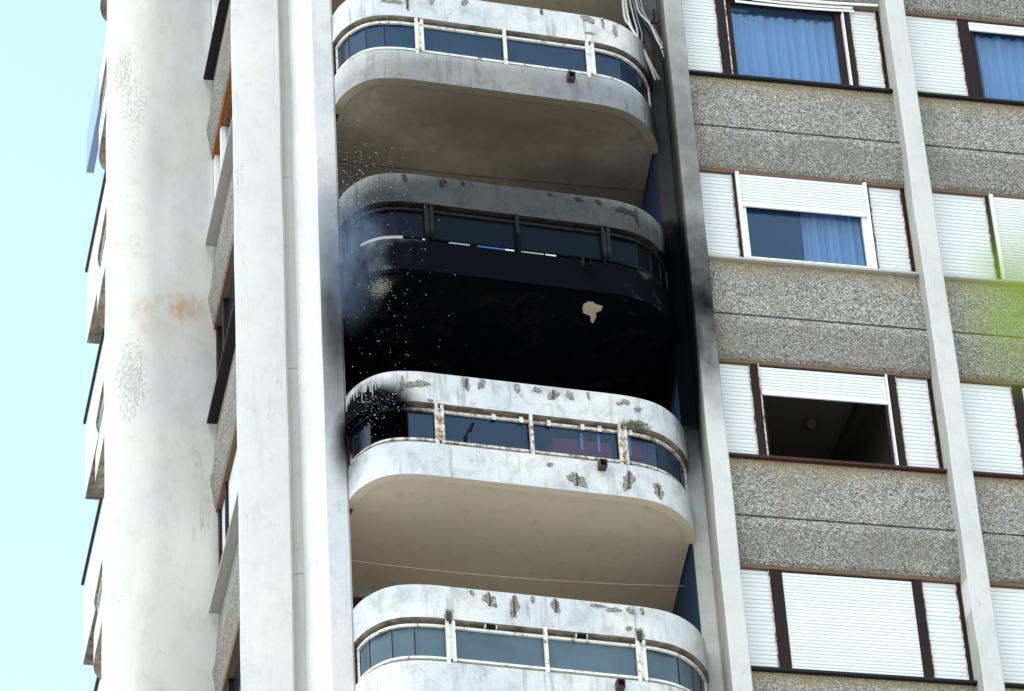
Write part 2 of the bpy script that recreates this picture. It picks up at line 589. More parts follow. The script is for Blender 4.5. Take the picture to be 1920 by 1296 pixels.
# ------------------------------------------------------------------ mesh helpers
class MB:
    def __init__(s):
        s.v, s.f, s.mi = [], [], []

    def quad(s, *idx, m=0):
        s.f.append(idx)
        s.mi.append(m)

    def box(s, x0, x1, y0, y1, z0, z1, m=0, fn=None):
        b = len(s.v)
        for z in (z0, z1):
            for x, y in ((x0, y0), (x1, y0), (x1, y1), (x0, y1)):
                s.v.append(fn(x, y, z) if fn else (x, y, z))
        for q in ((0, 3, 2, 1), (4, 5, 6, 7), (0, 1, 5, 4), (1, 2, 6, 5), (2, 3, 7, 6), (3, 0, 4, 7)):
            s.quad(*[b + i for i in q], m=m)
        return s

    def prism(s, pts, zs, jit=0.0, m=0, cap=True):
        """plan polygon swept up through the heights zs, edges slightly uneven"""
        b, n = len(s.v), len(pts)
        for k, z in enumerate(zs):
            for i, (x, y) in enumerate(pts):
                dx = (mnoise.noise(Vector((x * 3, y * 3, z * 0.9))) * jit) if jit else 0
                dy = (mnoise.noise(Vector((x * 3 + 9, y * 3, z * 0.9))) * jit) if jit else 0
                s.v.append((x + dx, y + dy, z))
        for k in range(len(zs) - 1):
            for i in range(n):
                j = (i + 1) % n
                s.quad(b + k * n + i, b + k * n + j, b + (k + 1) * n + j, b + (k + 1) * n + i, m=m)
        if cap:
            s.f.append(tuple(b + i for i in reversed(range(n))))
            s.mi.append(m)
            s.f.append(tuple(b + (len(zs) - 1) * n + i for i in range(n)))
            s.mi.append(m)
        return s

    def sweep(s, path, prof, mats=None, jit=0.0):
        """closed profile of (inward offset, height) carried along an open plan path"""
        b, n = len(s.v), len(prof)
        nor = normals(path)
        for i, (p, q) in enumerate(zip(path, nor)):
            for k, (o, z) in enumerate(prof):
                j = mnoise.noise(Vector((p[0] * 2.3, p[1] * 2.3, z * 1.7))) * jit if jit else 0
                s.v.append((p[0] + q[0] * (o + j), p[1] + q[1] * (o + j), z + j * 0.6))
        for i in range(len(path) - 1):
            for k in range(n):
                l = (k + 1) % n
                s.quad(b + i * n + k, b + (i + 1) * n + k, b + (i + 1) * n + l, b + i * n + l, m=mats[k] if mats else 0)
        s.f.append(tuple(b + k for k in range(n)))
        s.mi.append(0)
        s.f.append(tuple(b + (len(path) - 1) * n + k for k in reversed(range(n))))
        s.mi.append(0)
        return s

    def tube(s, pts, r, n=8, m=0):
        b = len(s.v)
        pts = [Vector(p) for p in pts]
        for i, p in enumerate(pts):
            d = (pts[min(i + 1, len(pts) - 1)] - pts[max(i - 1, 0)]).normalized()
            a = d.orthogonal().normalized() if i == 0 else (a - d * a.dot(d)).normalized()
            c = d.cross(a)
            for k in range(n):
                t = 2 * math.pi * k / n
                s.v.append(tuple(p + (a * math.cos(t) + c * math.sin(t)) * r))
        for i in range(len(pts) - 1):
            for k in range(n):
                l = (k + 1) % n
                s.quad(b + i * n + k, b + i * n + l, b + (i + 1) * n + l, b + (i + 1) * n + k, m=m)
        s.f.append(tuple(b + k for k in reversed(range(n))))
        s.mi.append(m)
        s.f.append(tuple(b + (len(pts) - 1) * n + k for k in range(n)))
        s.mi.append(m)
        return s

    def build(s, name, mats, parent=None, M=None, smooth=None, bevel=0, label=None, kind=None):
        me = bpy.data.meshes.new(name)
        me.from_pydata(s.v, [], s.f)
        if not isinstance(mats, (list, tuple)):
            mats = [mats]
        for m in mats:
            me.materials.append(MATS[m] if isinstance(m, str) else m)
        me.polygons.foreach_set('material_index', s.mi)
        bm = bmesh.new()
        bm.from_mesh(me)
        bmesh.ops.recalc_face_normals(bm, faces=bm.faces)
        if bevel:
            bmesh.ops.bevel(bm, geom=[e for e in bm.edges if len(e.link_faces) == 2 and e.calc_face_angle(0) > 0.6], offset=bevel, segments=2, affect='EDGES', profile=0.6)
        bm.to_mesh(me)
        bm.free()
        if smooth:
            me.polygons.foreach_set('use_smooth', [True] * len(me.polygons))
            me.set_sharp_from_angle(angle=R(smooth))
        me.update()
        return place(me, name, parent, M, label, kind)


def place(me, name, parent=None, M=None, label=None, kind=None):
    o = bpy.data.objects.new(name, me)
    COL.objects.link(o)
    if parent is not None:
        o.parent = parent
    if M is not None:
        # M is given in tower coordinates; take out the parent's own place in the tower
        P = IN_TOWER.get(parent.name, Matrix.Identity(4)) if parent is not None and parent is not tower else Matrix.Identity(4)
        o.matrix_local = P.inverted() @ M
        IN_TOWER[o.name] = M.copy()
    elif parent is not None and parent is not tower:
        IN_TOWER[o.name] = IN_TOWER.get(parent.name, Matrix.Identity(4))
    if label:
        o['label'] = label
    if kind:
        o['kind'] = kind
    return o


IN_TOWER = {}


def thing(o, label, cat, group=None, kind=None):
    o['label'] = label
    o['category'] = cat
    if group:
        o['group'] = group
    if kind:
        o['kind'] = kind
    return o


def normals(path):
    """inward (left of travel) unit normals of a plan path that runs from -x to +x, building at +y"""
    out = []
    for i in range(len(path)):
        a, b = path[max(i - 1, 0)], path[min(i + 1, len(path) - 1)]
        d = Vector((b[0] - a[0], b[1] - a[1])).normalized()
        out.append((-d.y, d.x))
    return out


def offset(path, o):
    return [(p[0] + n[0] * o, p[1] + n[1] * o) for p, n in zip(path, normals(path))]


def catmull(pts, sub):
    out = []
    for i in range(len(pts) - 1):
        p0, p1, p2, p3 = pts[max(i - 1, 0)], pts[i], pts[i + 1], pts[min(i + 2, len(pts) - 1)]
        for k in range(sub):
            t = k / sub
            out.append(tuple(0.5 * ((2 * b) + (-a + c) * t + (2 * a - 5 * b + 4 * c - d) * t * t + (-a + 3 * b - 3 * c + d) * t ** 3) for a, b, c, d in zip(p0, p1, p2, p3)))
    out.append(pts[-1])
    return out


def frange(a, b, n):
    return [a + (b - a) * i / n for i in range(n + 1)]


ZS = [0.0] + frange(20, 46, 78)
# ------------------------------------------------------------------ ground
g = MB()
g.v = [(-1500, -1500, 0), (1500, -1500, 0), (1500, 1500, 0), (-1500, 1500, 0)]
g.quad(0, 1, 2, 3)
gr = g.build('ground', 'ground_paving')
gr['kind'] = 'structure'

# ------------------------------------------------------------------ piers left of the balconies (plan points in world metres)
def wl(*pts):
    return [w2l(*p) for p in pts]


MB().prism(wl((-1.955, 37.90), (-2.09, 38.6), (-2.25, 40.2), (-2.58, 38.9), (-2.492, 38.09), (-2.36, 37.94), (-2.25, 37.875), (-2.19, 37.86), (-1.975, 37.865)), ZS, 0.022).build(
    'corner_pier', 'clean_render', tower, smooth=50)
# its sooty inner face, a separate plaster skin
MB().prism(wl((-1.962, 38.3), (-1.945, 37.88), (-1.962, 37.850), (-2.183, 37.845), (-2.19, 37.858), (-2.00, 37.90), (-2.0, 38.3)), ZS, 0.0).build('pier_facing', 'facing_render', tower, smooth=30,
    label='grey plaster facing of the corner pier, sooty beside the burnt balcony')
jz = [20.0] + [27.34 - 2.87 * 2 + i * 2.87 for i in range(1, 9)] + [46.0]
for z0, z1 in zip(jz[:-1], jz[1:]):
    MB().prism(wl((-2.45, 38.12), (-2.45, 38.5), (-2.70, 38.5), (-2.70, 38.14)), frange(z0 + 0.004, z1 - 0.004, 4), 0.006).build('cladding_panel', 'strip_render', tower)
MB().prism(wl((-2.625, 37.97), (-2.55, 38.9), (-3.02, 38.9), (-3.195, 37.90), (-3.188, 37.86), (-3.15, 37.853), (-2.66, 37.955)), ZS, 0.012).build('flat_pier', 'flat_render', tower, smooth=30)
pp = catmull([(-3.6, 43.45), (-3.86, 43.3), (-4.2, 43.16), (-4.55, 43.05), (-4.80, 43.0), (-5.02, 43.03), (-5.22, 43.14), (-5.37, 43.36), (-5.44, 43.7), (-5.44, 44.1), (-5.35, 44.6)], 4)
MB().prism(wl(*(pp + [(-4.2, 45.2), (-3.6, 44.6)])), ZS, 0.02).build('rounded_pier', 'pier_render', tower, smooth=50)

# ------------------------------------------------------------------ facade with windows
def slats(x0, x1, z0, z1, w, pitch=0.052, name='shutter_slats', parent=None, M=None, m='shutter_white', label=None):
    mb = MB()
    n = max(1, round((z1 - z0) / pitch))
    p = (z1 - z0) / n
    for i in range(n):
        a = z0 + i * p
        q = 0.35 + 0.75 * (0.5 + 0.5 * mnoise.noise(Vector((x0 * 3.1, i * 0.77, z0))))
        prof = [(w, a + p * 0.02), (w - 0.0022, a + p * 0.22), (w - 0.0034, a + p * 0.5), (w - 0.002, a + p * 0.85), (w + 0.003 * q, a + p * 0.95), (w + 0.006 * q, a + p * 0.99)]
        b = len(mb.v)
        for x in (x0, x1):
            for (yy, z) in prof:
                mb.v.append((x, yy, z))
        k = len(prof)
        for j in range(k - 1):
            mb.quad(b + j, b + k + j, b + k + j + 1, b + j + 1)
        b2 = len(mb.v)
    mb.box(x0, x1, w + 0.006, w + 0.012, z0, z1)
    return mb.build(name, m, parent, M, label=label, kind='stuff')


def spandrel(M, x0, x1, ztop, zbot, wu=(0.225, 0.178), wl_=(0.192, 0.165, 0.215), deep=0.75, groove=True):
    zm = ztop - (ztop - zbot) * 0.56
    xs = frange(x0, x1, 6)
    up = MB()
    up.prism([(x0, 0), (x1, 0), (x1, 1), (x0, 1)], [0, 1])
    up.v = []
    pr_u = [(wu[0], ztop), (wu[1] + 0.004, zm + 0.006), (0.30, zm + 0.006), (0.30, ztop)]
    pr_l = [(wl_[0] + 0.008, zm - 0.007), (wl_[0], zm - 0.014), (wl_[1], zm - 0.12), (wl_[2], zbot + 0.05), (wl_[2] + 0.03, zbot + 0.008), (wl_[2] + 0.08, zbot), (0.32, zbot), (0.32, zm - 0.006)]
    for pr, nm in ((pr_u, 'upper_spandrel'), (pr_l, 'lower_spandrel')):
        mb = MB()
        k = len(pr)
        for x in xs:
            for (w, z) in pr:
                j = 0.004 * mnoise.noise(Vector((x * 2, z * 3, w)))
                mb.v.append((x, w + j, z + (j if z < ztop - 0.01 else 0)))
        for i in range(len(xs) - 1):
            for a in range(k):
                b = (a + 1) % k
                mb.quad(i * k + a, (i + 1) * k + a, (i + 1) * k + b, i * k + b)
        mb.f += [tuple(range(k)), tuple((len(xs) - 1) * k + a for a in reversed(range(k)))]
        mb.mi += [0, 0]
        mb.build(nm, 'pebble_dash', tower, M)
    MB().box(x0, x1, 0.30, 0.5, zbot + 0.02, ztop).build('wall_core', 'groove_mortar', tower, M)


def box_part(name, m, parent, M, *b, bevel=0, label=None):
    return MB().box(*b).build(name, m, parent, M, bevel=bevel, label=label)


def window(M, x0, x1, zs, zh, frame_m, fw, shutter_to=None, pane=True, open_=False, w=0.27, label=None, guide='white_pvc', guides=True):
    """frame mesh + pane + partly lowered shutter; opening x0..x1, zs..zh"""
    f = MB()
    f.box(x0, x0 + fw, w, w + 0.07, zs, zh)
    f.box(x1 - fw, x1, w, w + 0.07, zs, zh)
    f.box(x0 + fw + 0.0, x1 - fw, w + 0.002, w + 0.07, zs, zs + fw)
    f.box(x0 + fw, x1 - fw, w + 0.002, w + 0.07, zh - fw, zh)
    fr = f.build('window', frame_m, tower, M, bevel=0.004, label=label)
    if pane:
        box_part('pane', 'window_glass', fr, M, x0 + fw, x1 - fw, w + 0.04, w + 0.046, zs + fw, zh - fw)
    if shutter_to is not None:
        slats(x0 + (0.045 if guides else 0.0), x1 - (0.045 if guides else 0), shutter_to, zh - 0.03, w - 0.02, 0.045, 'shutter_slats', fr, M)
        box_part('shutter_rail', 'white_pvc', fr, M, x0 + (0.045 if guides else 0), x1 - (0.045 if guides else 0), w - 0.03, w - 0.008, shutter_to - 0.045, shutter_to - 0.002)
    if guides:
        for a, b in ((x0, x0 + 0.042), (x1 - 0.042, x1)):
            box_part('shutter_guide', guide, fr, M, a, b, w - 0.045, w - 0.003, zs, zh - 0.004)
    return fr


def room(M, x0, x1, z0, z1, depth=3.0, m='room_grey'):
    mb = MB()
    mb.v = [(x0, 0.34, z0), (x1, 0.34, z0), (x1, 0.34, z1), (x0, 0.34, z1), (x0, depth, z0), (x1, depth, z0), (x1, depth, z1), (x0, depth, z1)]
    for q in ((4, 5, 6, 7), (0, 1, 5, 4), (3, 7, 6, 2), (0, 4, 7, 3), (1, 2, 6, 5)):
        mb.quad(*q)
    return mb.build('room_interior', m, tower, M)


def curtain(M, x0, x1, z0, z1, w, label, amp=0.05, folds=14, seed=1, slope=0.0):
    rnd = random.Random(seed)
    ph = [rnd.uniform(0, 6.28) for _ in range(5)]
    nx, nz = 160, 12
    mb = MB()
    for j in range(nz + 1):
        tz = j / nz
        for i in range(nx + 1):
            tx = i / nx
            x = x0 + (x1 - x0) * tx
            y = w + amp * (0.6 * math.sin(folds * 2 * math.pi * tx + ph[0] + 0.5 * math.sin(3 * tx * 6 + ph[1])) + 0.4 * math.sin(folds * 0.43 * 2 * math.pi * tx + ph[2])) * (0.7 + 0.5 * (1 - tz))
            mb.v.append((x + 0.012 * math.sin(folds * 6.28 * tx + ph[3]) * (1 - tz), y, z0 + (z1 - z0) * tz + (slope * tx * (1 - tz))))
    for j in range(nz):
        for i in range(nx):
            a = j * (nx + 1) + i
            mb.quad(a, a + 1, a + nx + 2, a + nx + 1)
    o = mb.build('curtain', 'curtain_cloth', None, None, smooth=80)
    o.matrix_world = TOWER_M @ M
    thing(o, label, 'curtain')
    return o


SILL0 = 34.84
ZSILL = [SILL0 - H * r for r in range(-1, 5)]       # index 0 is the floor above the frame
WH = 1.385
RF = RFM
# pillars of this facade
def pillar(M, s0, s1, back, m='smooth_render', sl=0.0):
    zs = ZS
    MB().prism([(s0, 0.012), (s0 + 0.012, 0.0), (s1 - 0.012, 0.0), (s1, 0.012), (s1, back), (s0 + sl, back)], zs, 0.012).build('pillar', [m], tower, M, smooth=30)


pillar(RF, -0.20, 0.03, 0.72, 'smooth_render', 0.125)
pillar(RF, 2.715, 2.965, 0.6)
pillar(RF, 6.0, 6.27, 0.6)
# warm-grey rendered reveals on pillars' left cheeks, grime and corner shade in their colour
for s in (2.715, 6.0):
    MB().prism([(s - 0.004, 0.03), (s, 0.028), (s, 0.6), (s - 0.004, 0.6)], ZS, 0.0).build('pillar_cheek', 'side_render', tower, RF)
MB().prism([(-0.204, 0.03), (-0.198, 0.03), (-0.078, 0.72), (-0.084, 0.72)], ZS, 0.0).build('pillar_cheek', 'side_render', tower, RF)

SILLM = ['dark_sill', 'dark_sill', 'pale_sill', 'red_brown_sill', 'dark_sill', 'dark_sill']
bays = [(0.03, 2.715), (2.965, 6.0)]
for k, zs in enumerate(ZSILL):
    for bi, (a, b) in enumerate(bays):
        if k < 6:
            box_part('window_sill', SILLM[k], tower, RF, a, b - 0.002, 0.165, 0.30, zs - 0.035, zs, bevel=0.004)
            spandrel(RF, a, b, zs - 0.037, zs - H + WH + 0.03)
            box_part('shutter_box_edge', 'timber_strip', tower, RF, a, b, 0.245, 0.33, zs - H + WH - 0.006, zs - H + WH + 0.034)


def side_panel(M, x0, x1, zs, white=(True, True)):
    o = slats(x0 + 0.012, x1 - 0.012, zs + 0.004, zs + WH - 0.012, 0.285, 0.058, 'shutter_panel', tower, M)
    mb = MB()
    mb.box(x0, x0 + 0.012, 0.268, 0.295, zs, zs + WH - 0.008)
    mb.box(x1 - 0.012, x1, 0.268, 0.295, zs, zs + WH - 0.008)
    mb.build('panel_trim', 'flaking_edge', o, M)
    return o


def mullion(M, x0, x1, zs, m='brown_frame', w=0.25):
    return box_part('mullion', m, tower, M, x0, x1, w, 0.34, zs, zs + WH - 0.008, bevel=0.004)


z0_, z1_, z2_, z3_ = ZSILL[1:5]
# --- row 0
side_panel(RF, 0.03, 0.548, z0_)
mullion(RF, 0.552, 0.655, z0_)
box_part('edge_strip', 'flaking_edge', tower, RF, 0.658, 0.672, 0.235, 0.27, z0_, z0_ + WH - 0.01)
window(RF, 0.675, 2.19, z0_, z0_ + WH, 'brown_frame', 0.075, w=0.285, guides=False, label='dark brown framed window with a drawn blue white curtain and broken shutter slats')
box_part('edge_strip', 'white_pvc', tower, RF, 2.195, 2.215, 0.225, 0.30, z0_, z0_ + WH - 0.12)
mullion(RF, 2.22, 2.305, z0_)
side_panel(RF, 2.31, 2.655, z0_)
mullion(RF, 2.66, 2.71, z0_, w=0.27)
side_panel(RF, 2.97, 3.74, z0_)
mullion(RF, 3.745, 3.885, z0_)
window(RF, 3.89, 5.3, z0_, z0_ + WH, 'brown_frame', 0.06, shutter_to=z0_ + WH - 0.13, w=0.285, guides=False, label='brown framed window with a lifted curtain corner')
mullion(RF, 5.305, 5.40, z0_)
side_panel(RF, 5.405, 5.99, z0_)
# --- row 1
side_panel(RF, 0.03, 0.515, z1_)
mullion(RF, 0.520, 0.548, z1_)
window(RF, 0.55, 2.21, z1_, z1_ + WH, 'white_pvc', 0.10, shutter_to=z1_ + 0.90, w=0.26, label='white framed window with its shutter half lowered and a curtain at one side')
mullion(RF, 2.214, 2.24, z1_)
side_panel(RF, 2.245, 2.655, z1_)
mullion(RF, 2.66, 2.71, z1_, w=0.27)
side_panel(RF, 2.97, 3.74, z1_)
mullion(RF, 3.745, 3.785, z1_)
window(RF, 3.79, 5.3, z1_, z1_ + WH, 'white_pvc', 0.08, shutter_to=z1_ + 0.05, w=0.26, label='white framed window with its shutter fully lowered')
mullion(RF, 5.305, 5.35, z1_)
side_panel(RF, 5.355, 5.99, z1_)
# --- row 2
side_panel(RF, 0.03, 0.475, z2_)
mullion(RF, 0.48, 0.565, z2_)
box_part('edge_strip', 'flaking_edge', tower, RF, 0.568, 0.582, 0.235, 0.27, z2_, z2_ + WH - 0.01)
window(RF, 0.585, 2.125, z2_, z2_ + WH, 'brown_frame', 0.035, shutter_to=z2_ + 0.99, w=0.285, pane=False, guides=False, label='open window with its shutter half lowered over a dark room')
box_part('edge_strip', 'white_pvc', tower, RF, 2.13, 2.148, 0.225, 0.30, z2_, z2_ + WH - 0.02)
mullion(RF, 2.152, 2.255, z2_)
side_panel(RF, 2.26, 2.655, z2_)
mullion(RF, 2.66, 2.71, z2_, w=0.27)
side_panel(RF, 2.97, 3.70, z2_)
mullion(RF, 3.705, 3.83, z2_)
window(RF, 3.835, 5.3, z2_, z2_ + WH, 'brown_frame', 0.06, shutter_to=z2_ + 0.05, w=0.285, guides=False, label='brown framed window beside a wide shutter panel')
mullion(RF, 5.305, 5.40, z2_)
side_panel(RF, 5.405, 5.99, z2_)
# --- row 3
side_panel(RF, 0.03, 0.445, z3_)
mullion(RF, 0.45, 0.585, z3_)
window(RF, 0.59, 2.12, z3_, z3_ + WH, 'brown_frame', 0.03, shutter_to=z3_ + 0.05, w=0.285, pane=False, guides=False, label='wide white roller shutter fully lowered between dark brown mullions')
mullion(RF, 2.125, 2.24, z3_)
side_panel(RF, 2.245, 2.655, z3_)
mullion(RF, 2.66, 2.71, z3_, w=0.27)
side_panel(RF, 2.97, 3.70, z3_)
mullion(RF, 3.705, 3.83, z3_)
window(RF, 3.835, 5.3, z3_, z3_ + WH, 'brown_frame', 0.06, shutter_to=z3_ + 0.05, w=0.285, pane=False, guides=False)
mullion(RF, 5.305, 5.40, z3_)
side_panel(RF, 5.405, 5.99, z3_)
# floors just above and below
for zs in (ZSILL[0], ZSILL[5]):
    for a, b, c, d_ in ((0.03, 0.52, 2.15, 2.655), (2.97, 3.74, 5.3, 5.99)):
        side_panel(RF, a, b - 0.004, zs)
        mullion(RF, b, b + 0.08, zs)
        window(RF, b + 0.085, c - 0.004, zs, zs + WH, 'brown_frame', 0.05, shutter_to=zs + 0.05, w=0.285, pane=False, guides=False)
        mullion(RF, c, c + 0.08, zs)
        side_panel(RF, c + 0.085, d_, zs)
# rooms behind
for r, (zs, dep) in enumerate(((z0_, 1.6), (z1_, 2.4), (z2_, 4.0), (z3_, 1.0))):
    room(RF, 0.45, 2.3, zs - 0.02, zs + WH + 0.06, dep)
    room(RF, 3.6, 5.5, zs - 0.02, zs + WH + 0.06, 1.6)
curtain(RF, 0.70, 2.17, z0_ + 0.03, z0_ + WH - 0.17, 0.40, 'pale blue curtain drawn across the brown window above the black sill', seed=3, folds=11)
curtain(RF, 1.40, 2.14, z1_ + 0.05, z1_ + WH, 0.42, 'pale curtain at the right of the white framed window', seed=8, folds=8)
curtain(RF, 4.02, 5.27, z0_ + 0.03, z0_ + WH - 0.12, 0.42, 'pale curtain with its lower corner pulled up behind the brown window', seed=5, folds=9)
# broken slats hanging over the top window
for (x0, x1, za, zb) in ((0.84, 2.60, 36.185, 36.265), (0.84, 2.35, 36.135, 36.165), (1.05, 2.33, 36.165, 36.205), (1.05, 2.33, 36.21, 36.245), (0.66, 2.2, 36.215, 36.29)):
    pass
for i, (x0, za, x1, zb) in enumerate(((0.80, 36.10, 2.36, 36.13), (1.02, 36.15, 2.34, 36.17), (0.66, 36.20, 2.19, 36.205), (1.30, 36.20, 2.68, 36.235))):
    th = 0.040
    b = MB()
    xs = frange(x0, x1, 8)
    for x in xs:
        t_ = (x - x0) / (x1 - x0)
        z = za + (zb - za) * t_ - 0.018 * math.sin(math.pi * t_)
        w_ = 0.225 - i * 0.012
        b.v += [(x, w_, z), (x, w_ - 0.006, z + th * 0.5), (x, w_, z + th), (x, w_ + 0.006, z + th * 0.5)]
    for k in range(len(xs) - 1):
        for a in range(4):
            c = (a + 1) % 4
            b.quad(k * 4 + a, k * 4 + 4 + a, k * 4 + 4 + c, k * 4 + c)
    b.f += [(0, 1, 2, 3), tuple(len(b.v) - 4 + a for a in (3, 2, 1, 0))]
    b.mi += [0, 0]
    b.build('shutter_slat', 'white_pvc', tower, RF, label='loose shutter slat hanging over the curtained window')

# ceiling lamp in the open room, and the beam across its ceiling
lamp = MB()
zc = z2_ + WH + 0.05
for k in range(10):
    pass
prof = [(0.001, 0), (0.10, 0), (0.11, -0.03), (0.10, -0.08), (0.06, -0.13), (0.001, -0.145)]
nseg = 16
for (r_, dz) in prof:
    for k in range(nseg):
        a = 2 * math.pi * k / nseg
        lamp.v.append((r_ * math.cos(a), r_ * math.sin(a), dz))
for i in range(len(prof) - 1):
    for k in range(nseg):
        l = (k + 1) % nseg
        lamp.quad(i * nseg + k, i * nseg + l, (i + 1) * nseg + l, (i + 1) * nseg + k)
lo = lamp.build('ceiling_lamp', 'room_grey', None, smooth=40)
lo.matrix_world = TOWER_M @ RF @ Matrix.Translation((1.52, 1.35, zc)) @ Matrix.Diagonal((0.7, 0.7, 0.8, 1))
thing(lo, 'small round ceiling lamp in the dark room behind the open window', 'lamp')
box_part('ceiling_beam', 'room_dark', tower, RF, 1.95, 2.05, 0.5, 3.9, zc - 0.16, zc - 0.01)

# ------------------------------------------------------------------ recess behind the balconies
CO = (2.30, 0.755)
MB().prism([(2.305, 0.757), (2.475, 0.70), (2.70, 0.75), (2.9, 2.5), (2.535, 2.5)], ZS, 0.004).build('recess_wall', 'white_render', tower, label='narrow grey wall end beside the balconies, blackened above the burnt one')
MB().prism([(2.298, 0.775), (2.303, 0.775), (2.533, 2.5), (2.528, 2.5)], ZS, 0.0).build('recess_side_wall', 'blue_wall', tower, label='blue painted side wall inside the balcony recess')
MB().box(-2.1, 2.6, 2.36, 2.7, 20, 46).build('recess_back_wall', 'side_render', tower)
MB().box(-1.95, -1.76, 0.75, 2.4, 20, 46).build('recess_side_wall', 'white_render', tower)

# ------------------------------------------------------------------ balconies
OUT0 = [(-1.80, 0.76), (-1.785, 0.62), (-1.745, 0.44), (-1.67, 0.28), (-1.56, 0.14), (-1.42, 0.045), (-1.25, -0.005), (-1.05, -0.03), (-0.85, -0.03)]
OUT1 = [(1.30, -0.012), (1.50, 0.005), (1.70, 0.05), (1.88, 0.135), (2.05, 0.27), (2.18, 0.42), (2.28, 0.59), (2.335, 0.76)]
OUT = catmull(OUT0, 3)[:-1] + [(x, -0.03 + 0.018 * (x + 0.85) / 2.15) for x in frange(-0.85, 1.3, 12)][:-1] + catmull(OUT1, 3)


def on_path(path, u, side=0):
    """plan point of the path at along-position u (front part), + inward normal"""
    best = None
    nn = normals(path)
    for i in range(len(path) - 1):
        a, b = path[i], path[i + 1]
        if min(a[0], b[0]) - 1e-6 <= u <= max(a[0], b[0]) + 1e-6 and abs(b[0] - a[0]) > 1e-6:
            t = (u - a[0]) / (b[0] - a[0])
            return (u, a[1] + (b[1] - a[1]) * t), nn[i]
    return (u, 0), (0, 1)


def path_cut(path, u0, u1):
    out = [on_path(path, u0)[0]] + [p for p in path if u0 + 0.01 < p[0] < u1 - 0.01] + [on_path(path, u1)[0]]
    return out


def clipped(path, vmax):
    return [p for p in path if p[1] < vmax]


SPEC = {
    0: dict(glass='blue_glass', rail='white_rail'),
    1: dict(glass='blue_glass', rail='white_rail'),
    2: dict(glass='sooty_glass', rail='burnt_rail'),
    3: dict(glass='clear_blue_glass', rail='grimy_rail'),
    4: dict(glass='ribbed_glass', rail='white_rail'),
    5: dict(glass='blue_glass', rail='white_rail'),
}
Z3 = 28.12
BLABEL = {0: 'balcony of the topmost floor in view, only its underside showing', 1: 'soot greyed balcony with blue glass above the burnt one', 2: 'burnt balcony, its glass and underside black with soot',
          3: 'balcony with chipped white bands and red things behind blue glass', 4: 'lowest balcony with pale ribbed glass and chipped white upper band', 5: 'balcony with blue glass below the pale ribbed glass one'}
CHIPS = {1: [(-1.17, 1.23, 0.22, 0.08), (-0.99, 1.2, 0.05, 0.19), (-0.68, 1.31, 0.08, 0.09), (-0.26, 1.36, 0.08, 0.11), (0.72, 1.38, 0.04, 0.11), (1.32, 1.37, 0.18, 0.1), (1.51, 1.36, 0.05, 0.15), (1.67, 1.28, 0.05, 0.26), (1.32, 1.14, 0.11, 0.05)],
         2: [(-1.13, 1.36, 0.08, 0.11), (-0.67, 1.35, 0.08, 0.13), (-0.42, 1.38, 0.06, 0.06), (0.65, 1.38, 0.06, 0.06), (1.0, 1.36, 0.09, 0.08), (1.25, 1.36, 0.08, 0.08), (1.6, 1.30, 0.22, 0.11), (1.74, 1.27, 0.05, 0.26)],
         3: [(-1.27, 1.24, 0.05, 0.22), (-1.10, 1.25, 0.25, 0.12), (-0.52, 1.33, 0.11, 0.15), (-0.34, 1.35, 0.1, 0.13), (0.08, 1.35, 0.09, 0.11), (0.32, 1.36, 0.08, 0.1), (0.51, 1.31, 0.13, 0.15), (0.71, 1.33, 0.08, 0.15), (0.93, 1.36, 0.05, 0.09), (1.3, 1.30, 0.09, 0.04), (1.38, 1.34, 0.08, 0.09), (1.52, 1.26, 0.09, 0.07), (0.72, 0.15, 0.19, 0.2), (1.33, 0.22, 0.13, 0.28), (1.7, 0.17, 0.15, 0.17), (0.41, 0.32, 0.1, 0.05),
             (1.50, 1.06, 0.22, 0.10), (-0.95, 1.03, 0.1, 0.03)],
         4: [(-0.39, 1.31, 0.13, 0.2), (-0.12, 1.25, 0.10, 0.32), (0.1, 1.37, 0.06, 0.08), (0.36, 1.32, 0.09, 0.21), (-0.59, 1.38, 0.06, 0.06), (0.85, 1.38, 0.15, 0.05), (1.03, 1.35, 0.14, 0.07), (1.22, 1.36, 0.09, 0.09), (1.36, 1.37, 0.06, 0.08), (1.19, 1.12, 0.1, 0.05), (-0.87, 1.06, 0.13, 0.13), (1.31, 1.07, 0.13, 0.13)]}
REBAR = {(3, 12): 1, (3, 13): 1, (3, 14): 1, (3, 6): 1, (3, 2): 1, (4, 0): 1, (4, 1): 1, (4, 3): 1, (1, 1): 1, (1, 4): 1, (2, 1): 1}


def chip(bal, u, z, w, h, rnd):
    mb = MB()
    n = 18
    ph = rnd.uniform(0, 6.28)
    pts = []
    for k in range(n):
        a = 2 * math.pi * k / n
        r_ = 0.5 * (1 + 0.28 * math.sin(2 * a + ph) + 0.18 * math.sin(5 * a + ph * 2) + rnd.uniform(-0.13, 0.13))
        pts.append((u + w * r_ * math.cos(a), z + h * r_ * math.sin(a)))
    (cx, cy), nn = on_path(OUT, u)
    mb.v.append((cx - nn[0] * 0.009, cy - nn[1] * 0.009, z))
    for ring, k_, o_ in ((0, 0.75, 0.011), (1, 1.0, 0.004)):
        for (a, b) in pts:
            aa, bb = u + (a - u) * k_, z + (b - z) * k_
            (px, py), nn = on_path(OUT, aa)
            mb.v.append((px - nn[0] * o_, py - nn[1] * o_, bb))
    for k in range(n):
        l = (k + 1) % n
        mb.f.append((0, 1 + k, 1 + l))
        mb.mi.append(0)
        mb.f.append((1 + k, 1 + n + k, 1 + n + l, 1 + l))
        mb.mi.append(0)
    return mb.build('chipped_patch', 'chipped_concrete', bal)


